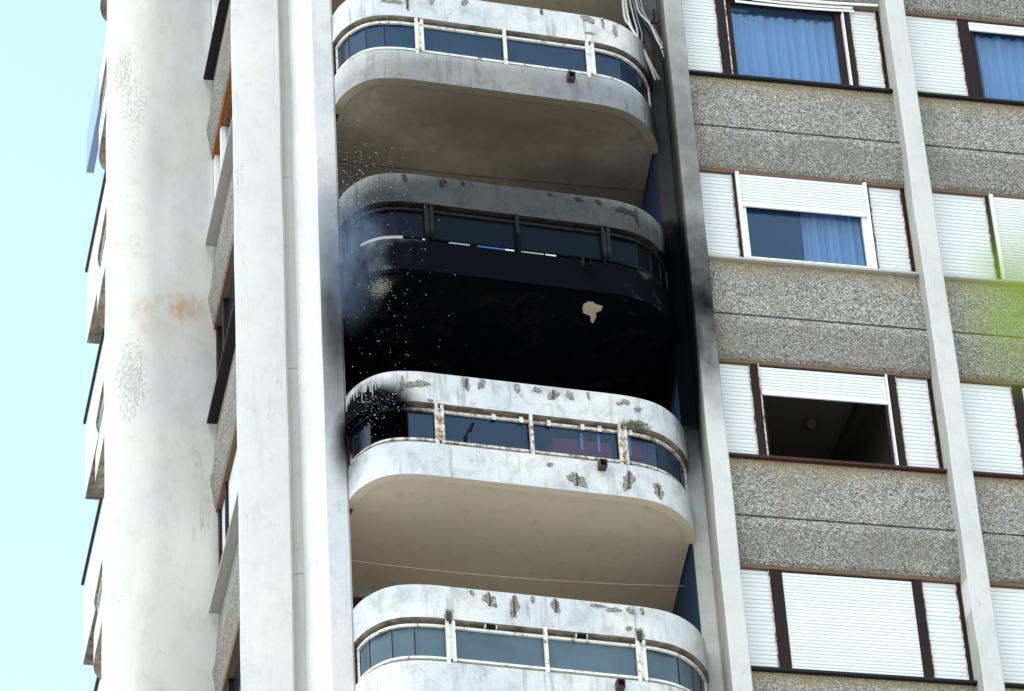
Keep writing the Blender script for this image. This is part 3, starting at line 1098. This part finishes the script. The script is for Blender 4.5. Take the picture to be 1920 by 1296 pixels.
def balcony(k):
    z0 = Z3 + H * (3 - k)
    sp = SPEC[k]
    rnd = random.Random(40 + k)
    low = MB().sweep(OUT, [(0, z0 - 0.004), (0, z0 + 0.22), (0, z0 + 0.445), (0.12, z0 + 0.445), (0.12, z0 - 0.004)], mats=[0, 0, 0, 0, 1], jit=0.008)
    bal = low.build('balcony', ['band_render', 'band_edge'], tower, smooth=35, label=BLABEL[k])
    if k == 3:
        bal.data.materials[1] = MATS['soffit_paint']
    if k in (0, 1, 4):
        bal.data.materials[1] = MATS['soffit_paint']
    inner = offset(OUT, 0.105)
    inner = [p for p in inner if p[1] < 0.74]
    MB().prism(inner + [(2.27, 0.752), (2.52, 2.45), (-1.77, 2.45), (-1.68, 0.752)], [z0 + 0.028, z0 + 0.17]).build('balcony_slab', 'soffit_paint', bal)
    MB().sweep(OUT, [(0, z0 + 1.005), (0, z0 + 1.22), (0.0, z0 + 1.43), (0.15, z0 + 1.43), (0.15, z0 + 1.005)], mats=[0, 0, 0, 0, 1], jit=0.008).build(
        'upper_band', ['band_render', 'band_edge'], bal, smooth=35)
    # low kerb strip behind the bottom rail
    g = [p for p in offset(OUT, 0.075) if p[1] < 0.70]
    MB().sweep(g, [(0, z0 + 0.44), (0, z0 + 0.50), (0.03, z0 + 0.50), (0.03, z0 + 0.44)]).build('kerb_strip', 'band_edge' if k != 2 else 'soot_and_hole_black', bal)
    rp = [p for p in offset(OUT, 0.05) if p[1] < 0.66]
    for nm, za, zb in (('top_rail', z0 + 0.915, z0 + 0.945), ('bottom_rail', z0 + 0.500, z0 + 0.528)):
        MB().sweep(rp, [(-0.012, za), (-0.012, zb), (0.018, zb), (0.018, za)]).build(nm, sp['rail'], bal, smooth=40)
    if k in (1, 4):
        MB().sweep(rp, [(-0.008, z0 + 0.450), (-0.008, z0 + 0.459), (0.01, z0 + 0.459), (0.01, z0 + 0.450)]).build('foot_rail', sp['rail'], bal, smooth=40)
    for u in (-0.853, 0.225, 1.312):
        (x, y), nn = on_path(OUT, u)
        wd = 0.055 if u != 0.225 else 0.032
        b = MB()
        b.box(u - wd * 0.95, u - wd * 0.30, y - 0.004, y + 0.042, z0 + 0.42, z0 + 1.02) if wd > 0.04 else b.box(u - wd * 0.6, u + wd * 0.6, y - 0.004, y + 0.042, z0 + 0.44, z0 + 1.02)
        if wd > 0.04:
            b.box(u + wd * 0.25, u + wd * 0.95, y - 0.004, y + 0.042, z0 + 0.46, z0 + 0.99)
            b.box(u - wd * 0.29, u + wd * 0.24, y + 0.012, y + 0.03, z0 + 0.5, z0 + 0.95)
        b.build('post', sp['rail'], bal, bevel=0.003)
    if k == 4:
        for u in (-0.87, 1.30):
            (x, y), nn = on_path(OUT, u)
            box_part('bracket', 'dark_bracket', bal, None, u - 0.03, u + 0.03, y - 0.02, y + 0.03, z0 + 0.97, z0 + 1.09, bevel=0.004)
    # glass
    gp = [p for p in offset(OUT, 0.068) if p[1] < 0.68]
    za, zb = z0 + 0.505, z0 + 0.935
    xl = gp[0][0]
    xr = gp[-1][0]
    cuts = {1: [xl, -1.70 + 0.06, -1.48, -1.27, -0.86, 0.225, 1.32, 1.74, 1.98, 2.14, xr],
            2: [xl, -1.62, -1.46, -1.24, -0.86, 0.225, 1.32, 1.72, 1.93, 2.10, xr],
            3: [xl, -1.585, -1.20, -0.86, 0.225, 1.32, 1.75, 1.93, 2.12, xr],
            4: [xl, -1.66, -1.47, -1.24, -0.86, 0.225, 1.32, 1.78, 1.99, 2.14, xr]}.get(k, [xl, -1.66, -1.47, -1.24, -0.86, 0.225, 1.32, 1.78, 1.99, 2.14, xr])
    for i in range(len(cuts) - 1):
        a, b = cuts[i] + 0.004, cuts[i + 1] - 0.004
        if b - a < 0.03:
            continue
        if k == 3 and i == 1:
            continue                                   # this pane is gone
        pth = [on_path(gp, max(a, xl + 1e-4))[0], on_path(gp, min(b, xr - 1e-4))[0]]
        gm = sp['glass']
        if k == 3 and i in (6, 7):
            gm = 'blue_glass'
        if k == 1 and i in (6, 7):
            gm = 'blue_glass'
        MB().sweep(pth, [(0, za), (0, zb), (0.008, zb), (0.008, za)]).build('glass_panel', gm, bal)
        if i and cuts[i] not in (-0.86, 0.225, 1.32):
            (x, y), nn = on_path(gp, cuts[i])
            MB().tube([(x, y - 0.004, za), (x, y - 0.004, zb)], 0.006, 6).build('glass_joint', 'black_rubber' if k != 2 else 'burnt_rail', bal)
    # end uprights
    for p in (rp[0], rp[-1]):
        MB().box(p[0] - 0.012, p[0] + 0.012, p[1] - 0.012, p[1] + 0.012, z0 + 0.50, z0 + 0.945).build('end_upright', sp['rail'], bal)
    # dark room behind glass
    # rusty drain box
    u = 1.02
    (x, y), nn = on_path(OUT, u)
    zc = z0 + (0.335 if k in (1, 4) else 0.365)
    d = MB()
    d.box(u - 0.045, u + 0.045, y - 0.10, y + 0.05, zc - 0.05, zc - 0.042)
    d.box(u - 0.045, u - 0.037, y - 0.10, y + 0.05, zc - 0.042, zc + 0.05)
    d.box(u + 0.037, u + 0.045, y - 0.10, y + 0.05, zc - 0.042, zc + 0.05)
    d.box(u - 0.037, u + 0.037, y - 0.10, y + 0.05, zc + 0.042, zc + 0.05)
    d.box(u - 0.037, u + 0.037, y - 0.02, y + 0.04, zc - 0.042, zc + 0.042)
    d.build('drain_box', 'rusty_box' if k != 2 else 'soot_and_hole_black', bal)
    if k in (1, 4):
        for u in (-0.39, 0.643):
            (x, y), nn = on_path(OUT, u)
            zv = z0 + 0.47 if k == 1 else z0 + 0.975
            dy = 0.06 if k == 1 else 0.02
            box_part('drain_opening', 'soot_and_hole_black', bal, None, u - 0.055, u + 0.055, y + dy, y + dy + 0.06, zv - 0.018, zv + 0.022)  # solid black box in place of the shaded inside of the hole
            b = MB()
            b.box(u - 0.068, u - 0.056, y + dy - 0.004, y + dy + 0.05, zv - 0.02, zv + 0.03)
            b.box(u + 0.056, u + 0.068, y + dy - 0.004, y + dy + 0.05, zv - 0.02, zv + 0.03)
            b.build('opening_trim', 'white_rail', bal)
    for i, (u, zr, w, h) in enumerate(CHIPS.get(k, [])):
        o = chip(bal, u, z0 + zr, w, h, rnd)
        if (k, i) in REBAR:
            (x, y), nn = on_path(OUT, u)
            MB().tube([(u + rnd.uniform(-.01, .01), y - 0.013, z0 + zr - h * 0.42), (u, y - 0.017, z0 + zr), (u + rnd.uniform(-.01, .01), y - 0.013, z0 + zr + h * 0.42)], 0.008, 6).build('rebar', 'rebar_rust', bal)
    return bal


BAL = {k: balcony(k) for k in range(6)}
# plaster left on the burnt soffit
for nm, m, pts, z in (('peeled_patch', 'patch_paint', [(1.063, 0.29), (1.10, 0.235), (1.16, 0.224), (1.20, 0.262), (1.294, 0.285), (1.30, 0.37), (1.25, 0.42), (1.274, 0.50), (1.27, 0.63), (1.235, 0.60), (1.20, 0.49), (1.103, 0.452), (1.07, 0.36)], 0),
                      ('scaled_patch', 'speckled_plaster', [(-1.60, 0.42), (-1.56, 0.30), (-1.45, 0.22), (-1.30, 0.16), (-1.12, 0.12), (-1.16, 0.20), (-1.22, 0.34), (-1.25, 0.52), (-1.30, 0.72), (-1.35, 0.85), (-1.42, 0.70), (-1.50, 0.60)], 0)):
    zz = Z3 + H + 0.028
    MB().prism(pts, [zz - 0.005, zz - 0.0005]).build(nm, m, BAL[2])
# doors at the back of the recess
for k in (1, 3, 4, 5):
    z0 = Z3 + H * (3 - k) + 0.17
    MB().box(-1.72, -0.75, 2.33, 2.358, z0, z0 + 2.62).build('balcony_door', 'dark_red', tower, label='dark red door at the back of the balcony recess')

# cracked crust under the left end of the upper band: white drips over the soot
for i in range(26):
    u = random.uniform(-1.79, -1.45)
    (x, y), nn = on_path(OUT, max(u, -1.784))
    l_ = random.uniform(0.05, 0.20)
    zt = Z3 + 1.42 - random.random() ** 2 * 0.12
    MB().tube([(x - nn[0] * 0.004, y - nn[1] * 0.004, zt), (x - nn[0] * 0.006, y - nn[1] * 0.006, zt - l_)], random.uniform(0.0015, 0.0042), 5).build('drip_mark', 'white_rail' if False else 'cable_white', BAL[3])

# ------------------------------------------------------------------ return wall, seen edge-on
def world_frame(p, ang):
    return TOWER_M.inverted() @ Matrix.Translation((p[0], p[1], 0)) @ Matrix.Rotation(ang, 4, 'Z')


# x axis runs toward the viewer, y into the building
RW = world_frame((-3.915, 43.2), R(-76.7))
HR = 2.955
for k in range(-1, 5):
    zs = 36.20 - HR * (k - 1)
    sm = ['dark_sill', 'dark_sill', 'pale_sill', 'dark_sill', 'pale_sill', 'dark_sill'][k + 1]
    box_part('window_sill', sm, tower, RW, -0.02, 2.8, -0.12, 0.1, zs - 0.04, zs, bevel=0.004)
    wh = 1.55
    zb = zs - HR + wh + 0.03
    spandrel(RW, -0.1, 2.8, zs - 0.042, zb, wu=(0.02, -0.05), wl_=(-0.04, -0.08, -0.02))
    rust = k in (0, 2)
    box_part('shutter_box_edge', 'orange_rust' if k == 0 else 'timber_strip', tower, RW, -0.05, 2.8, -0.01, 0.2, zb - 0.045, zb - 0.002)
    zw = zs
    fm = 'white_pvc' if k in (0, 1) else 'brown_frame'
    f = MB()
    for a in (-0.06, 0.55, 2.2):
        f.box(a, a + 0.10, 0.02, 0.14, zw, zw + wh - 0.02)
    f.box(0.04, 0.55, 0.03, 0.14, zw, zw + 0.07)
    f.box(0.65, 2.2, 0.03, 0.14, zw, zw + 0.07)
    fr = f.build('window', fm, tower, RW, bevel=0.004)
    if k in (3,):
        slats(0.04, 2.8, zw, zw + wh - 0.03, 0.06, 0.05, 'shutter_slats', fr, RW)
    else:
        slats(2.3, 2.8, zw, zw + wh - 0.03, 0.06, 0.05, 'shutter_slats', fr, RW)
        box_part('pane', 'blue_glass', fr, RW, 0.04, 0.55, 0.09, 0.10, zw + 0.07, zw + wh - 0.04)
        box_part('pane', 'blue_glass', fr, RW, 0.65, 2.2, 0.09, 0.10, zw + 0.07, zw + wh - 0.04)
MB().box(-0.3, 2.5, 0.32, 1.2, 20, 46).build('wall_core', 'core_grey', tower, RW)

# ------------------------------------------------------------------ balconies of the left flank, seen as slivers
LB = world_frame((-5.42, 43.79), R(-76.9))       # x toward the viewer
for i, zt in enumerate([42.4, 39.53, 36.67, 33.78, 30.86, 27.95]):
    p = catmull([(-1.80, 0.45), (-1.78, 0.25), (-1.70, 0.10), (-1.50, 0.02), (-1.25, 0.0), (-0.6, 0.0), (-0.05, 0.0)], 4)
    b = MB().sweep(p, [(0, zt), (0, zt + 0.445), (0.12, zt + 0.445), (0.12, zt)], mats=[0, 0, 0, 1], jit=0.006).build('flank_balcony', ['bright_render', 'band_edge'], tower, LB, smooth=35)
    MB().prism([(q[0], q[1]) for q in offset(p, 0.10)] + [(-0.05, 1.2), (-1.7, 1.2)], [zt + 0.01, zt + 0.15]).build('balcony_slab', 'soffit_paint', b, LB)
    MB().sweep(p, [(0, zt + 1.0), (0, zt + 1.5), (0.14, zt + 1.5), (0.14, zt + 1.0)], mats=[0, 0, 0, 1], jit=0.006).build('upper_band', ['bright_render', 'band_edge'], b, LB, smooth=35)
    MB().sweep(offset(p, 0.05), [(0, zt + 0.50), (0, zt + 0.94), (0.01, zt + 0.94), (0.01, zt + 0.50)]).build('glass_panel', 'ribbed_glass', b, LB)
    for zz in (0.48, 0.92):
        MB().sweep(offset(p, 0.035), [(0, zt + zz), (0, zt + zz + 0.03), (0.03, zt + zz + 0.03), (0.03, zt + zz)]).build('rail', 'white_rail', b, LB)
MB().box(-1.72, -0.05, 0.5, 1.3, 20, 46).build('recess_back_wall', 'bright_render', tower, LB)

# far part of the left flank with windows
FW = world_frame((-6.43, 49.9), R(-76.0))
for i, zs in enumerate([44.1, 41.2, 38.29, 35.37, 32.45, 29.5]):
    if i == 0:
        MB().prism([(0, -0.10), (3, -0.10), (3, 0.02), (0, 0.02)], [43.15, 43.95]).build('roof_parapet', 'parapet_blue', tower, FW, label='pale blue parapet along the top of the far flank')
        continue
    box_part('window_sill', ['pale_sill', 'red_brown_sill', 'dark_sill', 'dark_sill', 'dark_sill', 'dark_sill'][i], tower, FW, 0.0, 3.0, -0.10, 0.29, zs - 0.05, zs)
    MB().prism([(0, -0.06), (3, -0.06), (3, 0.5), (0, 0.5)], [zs - 1.42, zs - 0.052]).build('upper_spandrel', 'clean_render', tower, FW)
    MB().box(0.004, 3, -0.056, 0.5, zs - 1.427, zs - 1.421).build('soffit_strip', 'band_edge', tower, FW)
    fr = MB().box(0.0, 0.1, 0.30, 0.5, zs, zs + 1.45).box(1.2, 1.3, 0.30, 0.5, zs, zs + 1.45).box(0.1, 1.2, 0.31, 0.5, zs, zs + 0.06).build('window', 'brown_frame', tower, FW)
    box_part('pane', 'ribbed_glass', fr, FW, 0.1, 1.2, 0.34, 0.35, zs, zs + 1.45)
    box_part('pane', 'ribbed_glass', fr, FW, 1.3, 3.0, 0.34, 0.35, zs, zs + 1.45)
MB().box(0.05, 3.2, 0.505, 1.2, 20, 43.85).build('wall_core', 'core_grey', tower, FW)
# the mass of the tower behind everything
MB().prism(wl((-3.4, 45.0), (-2.2, 40.8), (-1.0, 40.6), (6.0, 42.6), (8.6, 41.6), (10.5, 50.0), (-4.5, 58.0), (-5.4, 52.0)), [0, 46]).build('tower_core', 'core_grey', tower)

# ------------------------------------------------------------------ separate things
def free(mb, name, m, label, cat, M=None, group=None, kind=None, smooth=None):
    o = mb.build(name, m, None, None, smooth=smooth)
    o.matrix_world = TOWER_M @ (M or Matrix.Identity(4))
    return thing(o, label, cat, group, kind)


z3 = Z3
# washing lines
def line_pts(a, b, sag, n=24):
    return [tuple(a[i] + (b[i] - a[i]) * t + (-(sag) * 4 * t * (1 - t) if i == 2 else 0) for i in range(3)) for t in frange(0, 1, n)]


free(MB().tube(line_pts((-1.76, 1.52, 27.94), (2.38, 1.42, 27.97), 0.07), 0.004, 5), 'washing_line', 'cable_white', 'thin pale washing line sagging across the lowest recess above the ribbed glass balcony', 'washing line')
free(MB().tube(line_pts((-1.76, 1.5, 33.82), (2.38, 1.34, 33.82), 0.02), 0.004, 5), 'washing_line', 'black_rubber', 'thin dark washing line under the balcony above the burnt one', 'washing line')

# cable bundle on the right recess wall
bun = bpy.data.objects.new('cable_bundle', None)
COL.objects.link(bun)
bun.matrix_world = TOWER_M @ Matrix.Translation((2.2, 0.3, 35.2))
thing(bun, 'bundle of white and grey cables hanging beside the upper right balcony corner', 'cables')
cabs = [([(2.02, .62, 36.8), (1.99, .55, 36.0), (2.00, .42, 35.72), (2.07, .36, 35.45), (2.20, .42, 35.15), (2.31, .52, 34.95)], .017, 'cable_white'),
        ([(2.04, .62, 36.8), (2.03, .55, 36.1), (2.04, .45, 35.7), (2.12, .40, 35.40), (2.24, .45, 35.15), (2.37, .55, 34.99)], .015, 'cable_white'),
        ([(2.08, .66, 36.8), (2.12, .6, 36.1), (2.14, .55, 35.8), (2.13, .5, 35.5), (2.2, .5, 35.3)], .011, 'cable_white'),
        ([(2.10, .66, 36.8), (2.18, .6, 36.0), (2.2, .55, 35.7), (2.15, .5, 35.45)], .009, 'cable_grey'),
        ([(2.20, .68, 36.8), (2.20, .62, 36.2), (2.32, .55, 35.9), (2.38, .5, 35.6), (2.47, .48, 35.35), (2.50, .48, 35.15)], .014, 'cable_white'),
        ([(2.22, .68, 36.8), (2.23, .62, 36.25), (2.35, .55, 35.88), (2.42, .5, 35.6), (2.50, .48, 35.38), (2.55, .48, 35.12)], .013, 'cable_grey'),
        ([(2.25, .68, 36.8), (2.27, .62, 36.2), (2.37, .55, 35.85), (2.40, .5, 35.55), (2.46, .48, 35.2), (2.50, .5, 34.85)], .007, 'cable_white'),
        ([(2.30, .70, 36.0), (2.36, .62, 35.7), (2.34, .60, 35.3), (2.28, .6, 35.15)], .010, 'black_rubber'),
        ([(2.44, .70, 36.3), (2.40, .62, 36.05), (2.34, .55, 35.95)], .010, 'black_rubber')]
for pts, r_, m in cabs:
    c = MB().tube(catmull(pts, 5), r_, 7).build('cable', m, None, smooth=60)
    c.parent = bun
    c.matrix_local = Matrix.Translation((-2.2, -0.3, -35.2))
for (x, y, z) in ((2.36, .54, 35.88), (2.455, .49, 35.42)):
    c = MB().tube([(x - .05, y - .03, z - .005), (x - .01, y - .045, z), (x + .05, y - .03, z + .005)], 0.012, 6).build('cable_tie', 'black_rubber', None)
    c.parent = bun
    c.matrix_local = Matrix.Translation((-2.2, -0.3, -35.2))
# loop of thin wire on the left pier, and a small dark mark plate
free(MB().tube(catmull([(-1.86, .50, 36.0), (-1.80, .46, 35.78), (-1.72, .45, 35.72), (-1.70, .47, 35.80), (-1.74, .5, 36.0)], 6), 0.006, 5), 'wire_loop', 'cable_grey', 'loop of thin wire hanging at the upper left corner of the balconies', 'wire')

# hooks on the rail of the white balcony
for i, (u, strap) in enumerate(((-0.204, 0), (0.12, 0), (0.444, 0), (0.844, 1), (1.047, 1), (1.42, 1))):
    (x, y), nn = on_path(OUT, u)
    b = MB().box(u - .022, u + .022, y + .030, y + .036, z3 + .895, z3 + .965)
    b.box(u - .022, u + .022, y + .030, y + .10, z3 + .965, z3 + .972)
    if strap:
        b.box(u - .016, u + .016, y + .10, y + .104, z3 + .66, z3 + .972)
    o = free(b, 'rail_hook', 'white_rail', '', 'hook', group='white hooks clipped over the rail of the chipped white balcony')
    o['label'] = ['white hook on the glass railing, first after the double post with the charred stick', 'white hook on the railing just before the thin middle post', 'white hook on the railing just after the thin middle post',
                  'white hook with a strap over the larger red planter', 'white hook with a strap between the red planter and the post', 'white hook with a strap beyond the post, over the small red planter'][i]
free(MB().box(0.50, 1.20, 0.10, 0.28, z3 + .60, z3 + .80), 'planter', 'red_plastic', 'long red planter behind the blue glass of the chipped white balcony', 'planter')
free(MB().box(1.38, 1.56, 0.14, 0.30, z3 + .66, z3 + .84), 'planter', 'red_plastic', 'small red planter behind the glass past the railing post', 'planter')
free(MB().tube([(-0.60, -0.10, z3 + .50), (-0.555, -0.09, z3 + .59), (-0.50, -0.10, z3 + .70)], 0.016, 6).tube([(-0.525, -0.09, z3 + .62), (-0.49, -0.10, z3 + .73)], 0.022, 6), 'charred_stick', 'soot_and_hole_black', 'charred black stick poking out over the railing below the burnt balcony', 'debris')
# things in the slot under the burnt glass
zb_ = Z3 + H + 0.50
for u0, u1, m, lab in ((-0.62, -0.37, 'cable_grey', 'grey board lying in the slot under the burnt glass'), (-0.28, 0.06, 'blue_cloth', 'blue cloth caught in the slot under the burnt glass'), (0.0, 0.17, 'cable_white', 'white board beside the blue cloth under the burnt glass'),
                       (0.24, 0.53, 'cable_grey', 'long pale board in the slot under the burnt glass, past the thin middle post'), (0.55, 0.68, 'cable_white', 'short white board at the end of the slot under the burnt glass'), (-0.94, -0.91, 'cable_white', 'tiny white scrap under the burnt glass')):
    (x, y), nn = on_path(OUT, (u0 + u1) / 2)
    free(MB().box(u0, u1, y + .028, y + .036, zb_ - 0.045, zb_ - 0.012), 'fallen_board' if 'board' in lab else ('scorched_cloth' if 'cloth' in lab else 'scrap'), m, lab, 'debris')
rp2 = path_cut(offset(OUT, 0.034), -1.62, -1.17)
free(MB().sweep(rp2, [(0, zb_ - 0.05), (0, zb_ + 0.012), (0.006, zb_ + 0.012), (0.006, zb_ - 0.05)]), 'bent_strip', 'cable_grey', 'pale curved metal strip bared under the glass at the left end of the burnt balcony', 'debris')

# moss tuft
mb = MB()
rnd = random.Random(3)
for i in range(260):
    u = rnd.gauss(1.47, 0.10)
    (x, y), nn = on_path(OUT, u)
    z = z3 + 1.02 + rnd.gauss(0, 0.025)
    p = Vector((x - nn[0] * 0.012, y - 0.015, z))
    d = Vector((rnd.uniform(-1, 1), -rnd.random(), rnd.uniform(-1.4, 0.4))).normalized() * rnd.uniform(.02, .045)
    s_ = d.cross(Vector((0, 1, 0))).normalized() * 0.005
    b = len(mb.v)
    mb.v += [tuple(p - s_), tuple(p + s_), tuple(p + d)]
    mb.f.append((b, b + 1, b + 2))
    mb.mi.append(0)


@mat('moss')
def _(t):
    t.bsdf((0.12, 0.125, 0.06), 0.95)


o = mb.build('moss', 'moss', None)
o.matrix_world = TOWER_M
thing(o, 'tuft of moss under the chipped upper band by the right railing post', 'moss', kind='stuff')

# ------------------------------------------------------------------ smoke and spray
def smoke_mat():
    m = bpy.data.materials.new('smoke')
    t = NT(m)
    tc = t.n('ShaderNodeTexCoord').outputs['Object']
    d = t.n('ShaderNodeVectorMath', operation='LENGTH')
    t.l(tc, d.inputs[0])
    fall = t.ramp(d.outputs['Value'], 1.0, 0.15)
    n = t.noise(tc, 2.2, 4, 0.6, 0.6)
    den = t.math('MULTIPLY', t.math('MULTIPLY', fall, t.ramp(n, 0.36, 0.70)), 1.7)
    v = t.n('ShaderNodeVolumePrincipled')
    v.inputs['Color'].default_value = (0.50, 0.66, 0.95, 1)
    v.inputs['Anisotropy'].default_value = 0.1
    t.l(den, v.inputs['Density'])
    t.l(v.outputs[0], t.out.inputs['Volume'])
    return m


SM = smoke_mat()
bm = bmesh.new()
bmesh.ops.create_icosphere(bm, subdivisions=3, radius=1)
me = bpy.data.meshes.new('smoke')
bm.to_mesh(me)
bm.free()
me.materials.append(SM)
o = bpy.data.objects.new('smoke', me)
COL.objects.link(o)
o.matrix_world = TOWER_M @ Matrix.Translation((-1.92, -0.28, 30.95)) @ Matrix.Diagonal((0.56, 0.42, 1.25, 1))
thing(o, 'thin bluish smoke drifting out of the left end of the burnt balcony', 'smoke', kind='stuff')

mb = MB()
rnd = random.Random(11)


def drop(x, y, z, r_):
    b = len(mb.v)
    mb.v += [(x + r_, y, z), (x - r_, y, z), (x, y + r_, z), (x, y - r_, z), (x, y, z + r_), (x, y, z - r_)]
    for q in ((0, 2, 4), (2, 1, 4), (1, 3, 4), (3, 0, 4), (2, 0, 5), (1, 2, 5), (3, 1, 5), (0, 3, 5)):
        mb.f.append(tuple(b + i for i in q))
        mb.mi.append(0)


for c, s_, n_ in (((-1.85, 32.0), (0.16, 0.40), 330), ((-1.45, 32.0), (0.28, 0.35), 160), ((-1.5, 30.2), (0.22, 0.5), 130), ((-1.70, 28.75), (0.12, 0.16), 130), ((-1.55, 29.0), (0.2, 0.08), 110), ((-1.2, 30.7), (0.4, 0.5), 60), ((-1.9, 31.0), (0.2, 0.5), 70)):
    for i in range(int(n_ * 0.75)):
        u, z = rnd.gauss(c[0], s_[0]), rnd.gauss(c[1], s_[1])
        drop(u, (-0.12 if u > -1.5 else -0.05) - rnd.random() * 0.4, z, 0.0020 + 0.0038 * rnd.random() ** 2)
o = mb.build('water_spray', 'water_drop', None)
o.matrix_world = TOWER_M
thing(o, 'white specks of hose water spraying past the left end of the burnt balcony', 'water spray', kind='stuff')

# ------------------------------------------------------------------ out-of-focus branch tip near the camera
leafM = []
br = bpy.data.objects.new('leafy_twig', None)
COL.objects.link(br)
C0 = Vector((0, 0, 1.6))


def ray(x, y):
    return F0 + RR * ((x - 960) / 7701.56) - UU * ((y - 648) / 7701.56)


root = C0 + ray(2120, 660) * 2.0
br.location = root
thing(br, 'bright green leafy twig close to the viewer, blurred out of focus', 'twig')


def leaf(c, length, width, ang, tilt):
    n = 8
    b = MB()
    for i in range(n + 1):
        t = i / n
        w_ = width * math.sin(math.pi * t) ** 0.8 * (1 - 0.3 * t) + 0.0004
        zc_ = 0.06 * length * math.sin(math.pi * t)
        b.v += [(t * length, -w_ * 0.5, zc_ + w_ * 0.12), (t * length, 0, zc_), (t * length, w_ * 0.5, zc_ + w_ * 0.12)]
    for i in range(n):
        for k in (0, 1):
            b.quad(i * 3 + k, i * 3 + 3 + k, i * 3 + 4 + k, i * 3 + k + 1)
    o = b.build('leaf', 'leaf_green', None, smooth=60)
    sol = o.modifiers.new('s', 'SOLIDIFY')
    sol.thickness = 0.0004
    M = mw.to_3x3().to_4x4() @ Matrix.Rotation(ang, 4, 'Z') @ Matrix.Rotation(tilt, 4, 'X')
    M.translation = c
    o.parent = br
    o.matrix_local = Matrix.Translation(-root) @ M
    return o


leaf(C0 + ray(1965, 600) * 2.0, 0.042, 0.024, R(158), R(15))
leaf(C0 + ray(1972, 552) * 2.02, 0.038, 0.022, R(128), R(-20))
leaf(C0 + ray(1978, 652) * 1.98, 0.034, 0.020, R(184), R(10))
tw = MB().tube([tuple(C0 + ray(1962, 608) * 2.0 - root), tuple(C0 + ray(2120, 660) * 2.0 - root), tuple(C0 + ray(2300, 700) * 2.02 - root)], 0.0012, 6).build('stem', 'twig_bark', None)
tw.parent = br
